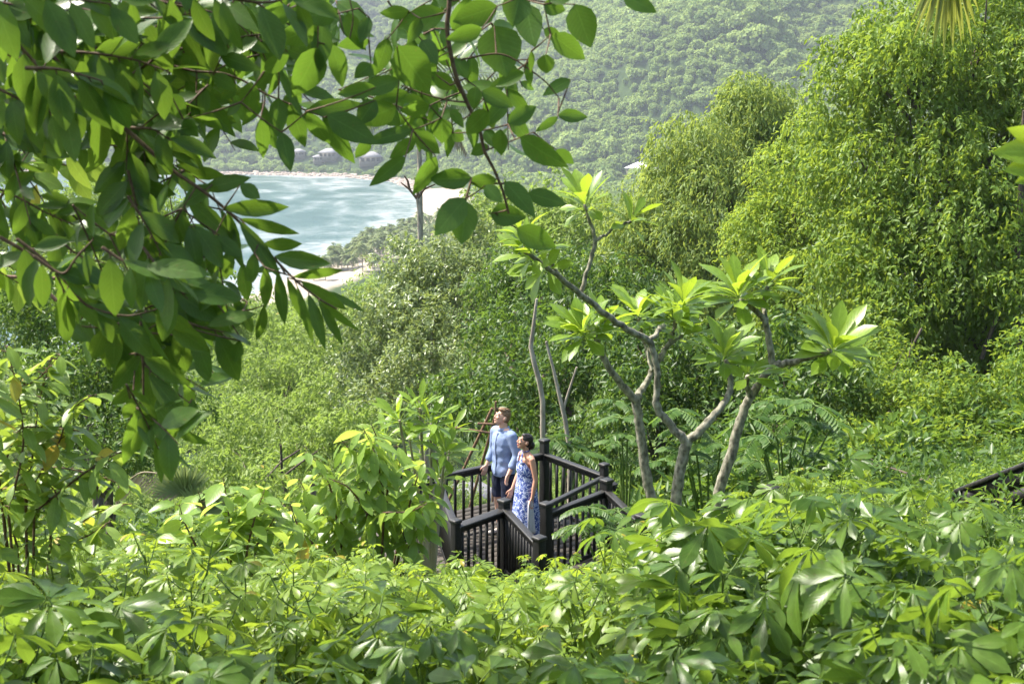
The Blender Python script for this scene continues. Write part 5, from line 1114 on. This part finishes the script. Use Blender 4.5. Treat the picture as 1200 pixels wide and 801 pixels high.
def build_people():
    skin = attr_mat('skin', .48, .4, .12)
    # ---- man: faces -Y in his own space
    mz = at(590, 626, 17.0); rz = R(-52); root = empty('person', (mz[0], mz[1], ZF), rz, 'man in a loose light blue shirt and dark shorts looking up to the side', 'person')
    B = Body(); B.el((0, .0, .95), (.165, .11, .12)); B.el((0, 0, 1.08), (.150, .10, .13)); B.el((0, -.005, 1.24), (.165, .11, .15)); B.el((0, -.005, 1.36), (.178, .112, .13)); B.chain([(-.165, .005, 1.475), (0, .01, 1.50), (.165, .005, 1.475)], [.062, .075, .062])
    B.chain([(0, .015, 1.47), (0, -.005, 1.60)], [.066, .058]); B.head((0, -.02, 1.695), 1.0, R(22), R(-14))
    for s, el, wr in ((-1, (-.255, .03, 1.20), (-.265, -.09, .965)), (1, (.262, .04, 1.20), (.250, -.10, .965))):
        sh = np.array([s * .185, .005, 1.465]); el = np.array(el); wr = np.array(wr); B.chain([sh, (sh + el) / 2, el], [.056, .050, .042]); B.chain([el, el * .6 + wr * .4, wr], [.042, .041, .028])
        B.hand(wr, wr - el + np.array([0, -.02, -.12]), (-s * .9, -.2, .2), 1.0, .55, s)
        hp = np.array([s * .095, 0, .93]); kn = np.array([s * .105, -.02, .50]); an = np.array([s * .115, .02, .085]); B.chain([hp, kn], [.092, .056]); B.chain([kn, kn * .65 + an * .35 + [0, .012, 0], an], [.056, .056, .036]); B.chain([an + [0, .02, -.03], an + [0, -.15, -.06]], [.038, .024])
    ob, V = remesh(B.mb, 'body', skin, root, .0062); paint(ob, face_tone(B, V, (.62, .36, .25), (.50, .22, .17), (.40, .24, .15)))
    # shirt
    S = Body(); S.el((0, -.005, 1.34), (.198, .142, .20)); S.el((0, -.01, 1.25), (.192, .142, .17)); S.el((0, 0, 1.10), (.190, .138, .22)); S.el((0, 0, .96), (.205, .150, .18)); S.chain([(-.17, .005, 1.47), (0, .012, 1.485), (.17, .005, 1.47)], [.072, .085, .072])
    for s, el, wr in ((-1, (-.255, .03, 1.20), (-.265, -.09, .965)), (1, (.262, .04, 1.20), (.250, -.10, .965))):
        el = np.array(el); wr = np.array(wr); S.chain([(s * .185, .005, 1.46), el, el * .5 + wr * .5], [.075, .068, .058]); S.chain([el * .55 + wr * .45, el * .42 + wr * .58], [.062, .062])
    S.chain([(0, .012, 1.49), (0, .0, 1.545)], [.085, .072])
    def folds(V):
        return .0012 * np.sin(V[:, 2] * 23 + V[:, 0] * 36 + 2 * np.sin(V[:, 1] * 19 + V[:, 0] * 8)) * np.clip(1.5 - V[:, 2], .25, 1) + .003 * np.sin(V[:, 0] * 41 + np.sin(V[:, 2] * 9) * 2.5) * np.clip(1.35 - V[:, 2], 0, .5) * 2 + .0009 * np.sin(V[:, 2] * 41 - V[:, 0] * 63 + V[:, 1] * 55)
    shirt, V = remesh(S.mb, 'shirt', fabric('blue linen', (.165, .22, .36), (.24, .30, .45)), root, .009, 14, [((0, 0, .875), (0, 0, -1)), ((0, 0, 1.545), (0, -.35, 1))], folds)
    C = MB(); th = np.linspace(-2.6, 2.6, 22)
    for h0, h1, r0_, r1_ in ((1.525, 1.56, .076, .070), (1.56, 1.525, .0702, .086)):
        a = np.stack([np.sin(th) * r0_, -np.cos(th) * r0_ * .95 + .006, np.full(22, h0) - .012 * np.cos(th)], 1); b = np.stack([np.sin(th) * r1_, -np.cos(th) * r1_ * .95 + .006, np.full(22, h1) - .016 * np.cos(th)], 1); i = np.arange(21); C.add(np.vstack([a, b]), np.stack([i, i + 1, i + 23, i + 22], 1))
    col = C.obj('collar', shirt.data.materials[0], shirt, True); col.modifiers.new('t', 'SOLIDIFY').thickness = .004
    C = MB(); zz = np.linspace(.90, 1.50, 25); yy = -(.138 + .012 * np.cos((zz - .95) * 5)) - .006
    # placket laid on the shirt front
    sv = V; yf = []
    for z_ in zz:
        k = (np.abs(sv[:, 2] - z_) < .012) & (np.abs(sv[:, 0]) < .03); yf.append(sv[k][:, 1].min() if k.any() else -.1)
    yf = np.convolve(np.pad(yf, 2, 'edge'), np.ones(5) / 5, 'valid') - .004
    a = np.stack([np.full(25, -.018), yf, zz], 1); b = np.stack([np.full(25, .018), yf, zz], 1); i = np.arange(24); C.add(np.vstack([a, b]), np.stack([i, i + 25, i + 26, i + 1], 1)); pl = C.obj('placket', fabric('blue linen seam', (.16, .21, .35), (.23, .28, .42)), shirt, True); pl.modifiers.new('t', 'SOLIDIFY').thickness = .003
    # shorts
    S = Body(); S.el((0, 0, .93), (.178, .125, .12))
    for s in (-1, 1): S.chain([(s * .09, 0, .90), (s * .105, -.012, .66), (s * .108, -.015, .52)], [.108, .092, .088])
    remesh(S.mb, 'shorts', fabric('navy cotton', (.012, .015, .030), (.022, .026, .048)), root, .009, 3, [((0, 0, .555), (0, 0, -1))], lambda V: .004 * np.sin(V[:, 2] * 40 + V[:, 0] * 30))
    # hair
    Hb = Body(); Hb.T = lambda X: (X * 1.0) @ B.Rm.T + B.hc
    Hb.el((0, .020, .045), (.079, .095, .086)); Hb.el((0, -.030, .100), (.060, .060, .034)); Hb.el((0, -.062, .098), (.045, .030, .022)); Hb.el((0, .055, -.005), (.066, .060, .075))
    rh = np.random.default_rng(3)
    for _ in range(70):
        a = rh.uniform(-1, 1), rh.uniform(-.6, 1); Hb.el((a[0] * .055, a[1] * .07, .108 + .012 * rh.normal()), (.012, .02, .012))
    remesh(Hb.mb, 'hair', noisy('brown hair', (.10, .055, .025), (.26, .16, .08), 60, .55, (3, .6, 1), .5, .004), root, .006, 1, None, lambda V: .002 * np.sin(V[:, 0] * 400) * np.sin(V[:, 2] * 310 + V[:, 1] * 120))
    for s in (-1, 1):
        S = Body(); S.chain([(s * .115, .05, .04), (s * .118, -.15, .035)], [.042, .034], (1, 1, .9)); remesh(S.mb, 'shoe', fabric('pale shoe', (.35, .32, .28), (.5, .47, .42)), root, .008, 2, [((0, 0, .002), (0, 0, -1))])
    # ---- woman
    wz = at(616, 648, 16.3); rw = R(-62); root = empty('person', (wz[0], wz[1], ZF), rw, 'woman in a long blue and white patterned halter dress with dark pinned hair', 'person')
    B = Body(); B.el((0, .005, .93), (.158, .115, .11)); B.el((0, 0, 1.04), (.118, .080, .10)); B.el((0, 0, 1.16), (.124, .082, .12)); B.chain([(-.125, .01, 1.345), (0, .015, 1.365), (.125, .01, 1.345)], [.048, .058, .048]); B.el((0, .005, 1.27), (.130, .075, .09))
    for s in (-1, 1): B.el((s * .060, -.050, 1.20), (.052, .046, .05))
    B.chain([(0, .015, 1.34), (0, -.005, 1.47)], [.050, .046]); B.head((0, -.015, 1.545), .93, R(16), R(-12), True)
    for s, el, wr in ((-1, (-.215, .02, 1.07), (-.20, -.10, .85)), (1, (.200, .035, 1.07), (.205, -.015, .83))):
        sh = np.array([s * .150, .01, 1.330]); el = np.array(el); wr = np.array(wr); B.chain([sh, (sh + el) / 2, el], [.044, .038, .033]); B.chain([el, el * .6 + wr * .4, wr], [.033, .033, .022])
        B.hand(wr, wr - el + np.array([0, -.01, -.10]), (-s * .9, -.2, .2), .9, .6, s)
        hp = np.array([s * .085, 0, .90]); kn = np.array([s * .085, -.02, .47]); an = np.array([s * .08, .02, .075]); B.chain([hp, kn, an], [.085, .052, .032]); B.chain([an + [0, .02, -.03], an + [0, -.13, -.05]], [.032, .02])
    ob, V = remesh(B.mb, 'body', skin, root, .006); paint(ob, face_tone(B, V, (.52, .27, .175), (.46, .17, .13), (.20, .10, .065)))
    # dress
    m, nt, N, L = new_mat('blue and white print'); tc = N.new('ShaderNodeTexCoord'); ns = N.new('ShaderNodeTexNoise'); ns.inputs['Scale'].default_value = 16; ns.inputs['Detail'].default_value = 2.5; ns.inputs['Distortion'].default_value = 2.2; L.new(tc.outputs['Object'], ns.inputs[0])
    cr = ramp(N, [(.46, (.030, .060, .24)), (.515, (.05, .10, .36)), (.53, (.66, .69, .76)), (.585, (.66, .69, .76)), (.595, (.10, .17, .44)), (.66, (.05, .10, .36))]); L.new(ns.outputs['Fac'], cr.inputs[0]); p = N.new('ShaderNodeBsdfPrincipled'); p.inputs['Roughness'].default_value = .8; L.new(cr.outputs[0], p.inputs['Base Color']); o_ = N.new('ShaderNodeOutputMaterial'); L.new(p.outputs[0], o_.inputs[0])
    D = MB(); th = np.linspace(0, 2 * np.pi, 97)[:-1]; zs = np.array([.03, .2, .4, .6, .75, .86, .94, 1.0, 1.06, 1.12, 1.18, 1.24, 1.29]); wx = np.array([.270, .245, .220, .198, .185, .176, .166, .148, .136, .142, .150, .146, .134]); wy = np.array([.250, .225, .200, .172, .150, .136, .126, .112, .102, .108, .122, .108, .090])
    front = -np.cos(th)  # theta = 0 is the back (+Y)
    ring = []
    for k, z in enumerate(zs):
        zt_ = z if z < 1.08 else 1.08 + (z - 1.08) * np.clip(.5 + .62 * front + .0, .18, 1.0)
        amp = .030 * np.clip((.95 - z) / .9, 0, 1); rr = 1 + amp * 4 * np.sin(th * 11 + z * 2) * .25 + amp * 2.2 * np.sin(th * 5 + 1 + z)
        ring.append(np.stack([np.sin(th) * wx[k] * rr, np.cos(th) * wy[k] * rr + (.004 if z < 1 else .0), np.broadcast_to(zt_, th.shape)], 1))
    Vd = np.vstack(ring); n = 96; i = np.arange(len(zs) - 1)[:, None] * n; j = np.arange(n)[None]; D.add(Vd, np.stack([i + j, i + (j + 1) % n, i + n + (j + 1) % n, i + n + j], -1).reshape(-1, 4))
    for s in (-1, 1):
        a = np.array([[s * .105, -.075, 1.25], [s * .085, -.095, 1.29], [s * .06, -.085, 1.36], [s * .045, -.055, 1.425]]); b = np.array([[s * .02, -.112, 1.26], [s * .025, -.108, 1.30], [s * .03, -.082, 1.37], [s * .022, -.062, 1.43]]); q = np.arange(3); D.add(np.vstack([a, b]), np.stack([q, q + 4, q + 5, q + 1], 1))
    t_ = np.linspace(0, 2 * np.pi, 24); D.tube(np.stack([np.sin(t_) * .053, np.cos(t_) * .053 + .002, 1.425 + .008 * np.cos(t_)], 1), .008, 6)
    dr = D.obj('dress', m, root, True); dr.modifiers.new('s', 'SUBSURF').render_levels = 1; dr.modifiers.new('t', 'SOLIDIFY').thickness = .004
    Hb = Body(); Hb.T = lambda X: (X * .93) @ B.Rm.T + B.hc
    Hb.el((0, .020, .042), (.081, .098, .089)); Hb.el((0, .050, -.010), (.072, .066, .072)); Hb.el((0, .112, -.030), (.055, .048, .060)); Hb.el((0, -.025, .090), (.056, .045, .030)); Hb.el((0, .085, -.075), (.04, .035, .04))
    remesh(Hb.mb, 'hair', noisy('black hair', (.008, .006, .005), (.022, .016, .012), 60, .35, (3, .6, 1), .4, .004), root, .006, 1, None, lambda V: .0015 * np.sin(V[:, 2] * 300 + V[:, 0] * 90))
    # pale cloth hanging from her hand
    Rz = np.array(Matrix.Rotation(rw, 3, 'Z')); hd = np.array(root.location) + Rz @ np.array([.215, -.05, .74])
    sc = empty('scarf', hd, rw, 'folded pale cloth hanging from the hand of the woman', 'scarf'); C = MB(); t = np.linspace(0, 1, 14); u = np.linspace(-1, 1, 9)
    T_, U_ = np.meshgrid(t, u, indexing='ij'); w_ = .022 + .038 * T_ ** .6; X = np.stack([.012 * np.sin(U_ * 7 + T_ * 2) + .03 * T_, U_ * w_, .06 - .46 * T_ + .02 * U_ * T_], -1).reshape(-1, 3); i = np.arange(13)[:, None] * 9; j = np.arange(8)[None]; C.add(X, np.stack([i + j, i + j + 1, i + j + 10, i + j + 9], -1).reshape(-1, 4)); q = C.obj('cloth', fabric('pale cloth', (.55, .55, .56), (.72, .72, .72)), sc, True); q.modifiers.new('t', 'SOLIDIFY').thickness = .004

# ------------------------------------------------------------------ air, light, camera
def build_light():
    w = bpy.data.worlds.new('World'); SC.world = w; w.use_nodes = True; nt = w.node_tree; nt.nodes.clear()
    d = nrm(np.array(SUN)); el = math.asin(d[2]); az = math.atan2(d[0], d[1])
    sky = nt.nodes.new('ShaderNodeTexSky'); sky.sky_type = 'NISHITA'; sky.sun_disc = False; sky.sun_elevation = el; sky.sun_rotation = az; sky.air_density = 1.2; sky.dust_density = 3.0; sky.ozone_density = 1.0
    bg = nt.nodes.new('ShaderNodeBackground'); bg.inputs[1].default_value = SKY; o = nt.nodes.new('ShaderNodeOutputWorld'); nt.links.new(sky.outputs[0], bg.inputs[0]); nt.links.new(bg.outputs[0], o.inputs[0])
    l = bpy.data.lights.new('sun', 'SUN'); l.energy = SUNE; l.angle = R(.6); l.color = (1, .94, .84); lo = bpy.data.objects.new('sun', l); COL.objects.link(lo); lo.rotation_euler = Vector(d).to_track_quat('Z', 'Y').to_euler()
def build_haze():
    mb = MB(); x, y0, y1, z0, z1 = 2900, -70, 2500, -9, 620
    mb.box((0, (y0 + y1) / 2, (z0 + z1) / 2), (2 * x, y1 - y0, z1 - z0))
    m, nt, N, L = new_mat('haze'); v = N.new('ShaderNodeVolumePrincipled'); v.inputs['Color'].default_value = (.80, .90, 1.0, 1); v.inputs['Density'].default_value = HAZE; v.inputs['Anisotropy'].default_value = .25
    o = N.new('ShaderNodeOutputMaterial'); L.new(v.outputs[0], o.inputs['Volume']); h = mb.obj('haze', m); tag(h, 'pale blue humid air over the bay', None, None, 'stuff')
def build_camera():
    c = bpy.data.cameras.new('camera'); c.sensor_width = 36; c.lens = 45; c.clip_end = 6000; c.clip_start = .05; o = bpy.data.objects.new('camera', c); COL.objects.link(o)
    o.location = (0, 0, H); o.rotation_euler = (math.pi / 2 - PITCH, 0, 0); SC.camera = o; c.dof.use_dof = True; c.dof.focus_distance = 16.5; c.dof.aperture_fstop = 8.0
SUN = (-.64, .22, 1.0); SUNE = 4.9; SKY = .138; HAZE = .00020; EXPO = 1.55
build_terrain(); build_sea(); build_stuff(); build_trees(); build_beach(); build_houses(); build_frangipani(); build_overhang(); build_bushes(); build_railing(); build_people(); build_light(); build_haze(); build_camera()
SC.render.engine = 'CYCLES'; cy = SC.cycles; cy.max_bounces = 7; cy.diffuse_bounces = 3; cy.glossy_bounces = 2; cy.transmission_bounces = 4; cy.transparent_max_bounces = 4; cy.volume_bounces = 0
cy.use_denoising = True; cy.denoiser = 'OPENIMAGEDENOISE'; cy.use_adaptive_sampling = True; cy.adaptive_threshold = .02; cy.caustics_reflective = False; cy.caustics_refractive = False; cy.sample_clamp_indirect = 6
vs = SC.view_settings; vs.view_transform = 'Standard'; vs.look = 'None'; vs.gamma = 1; vs.exposure = EXPO; vs.use_curve_mapping = False
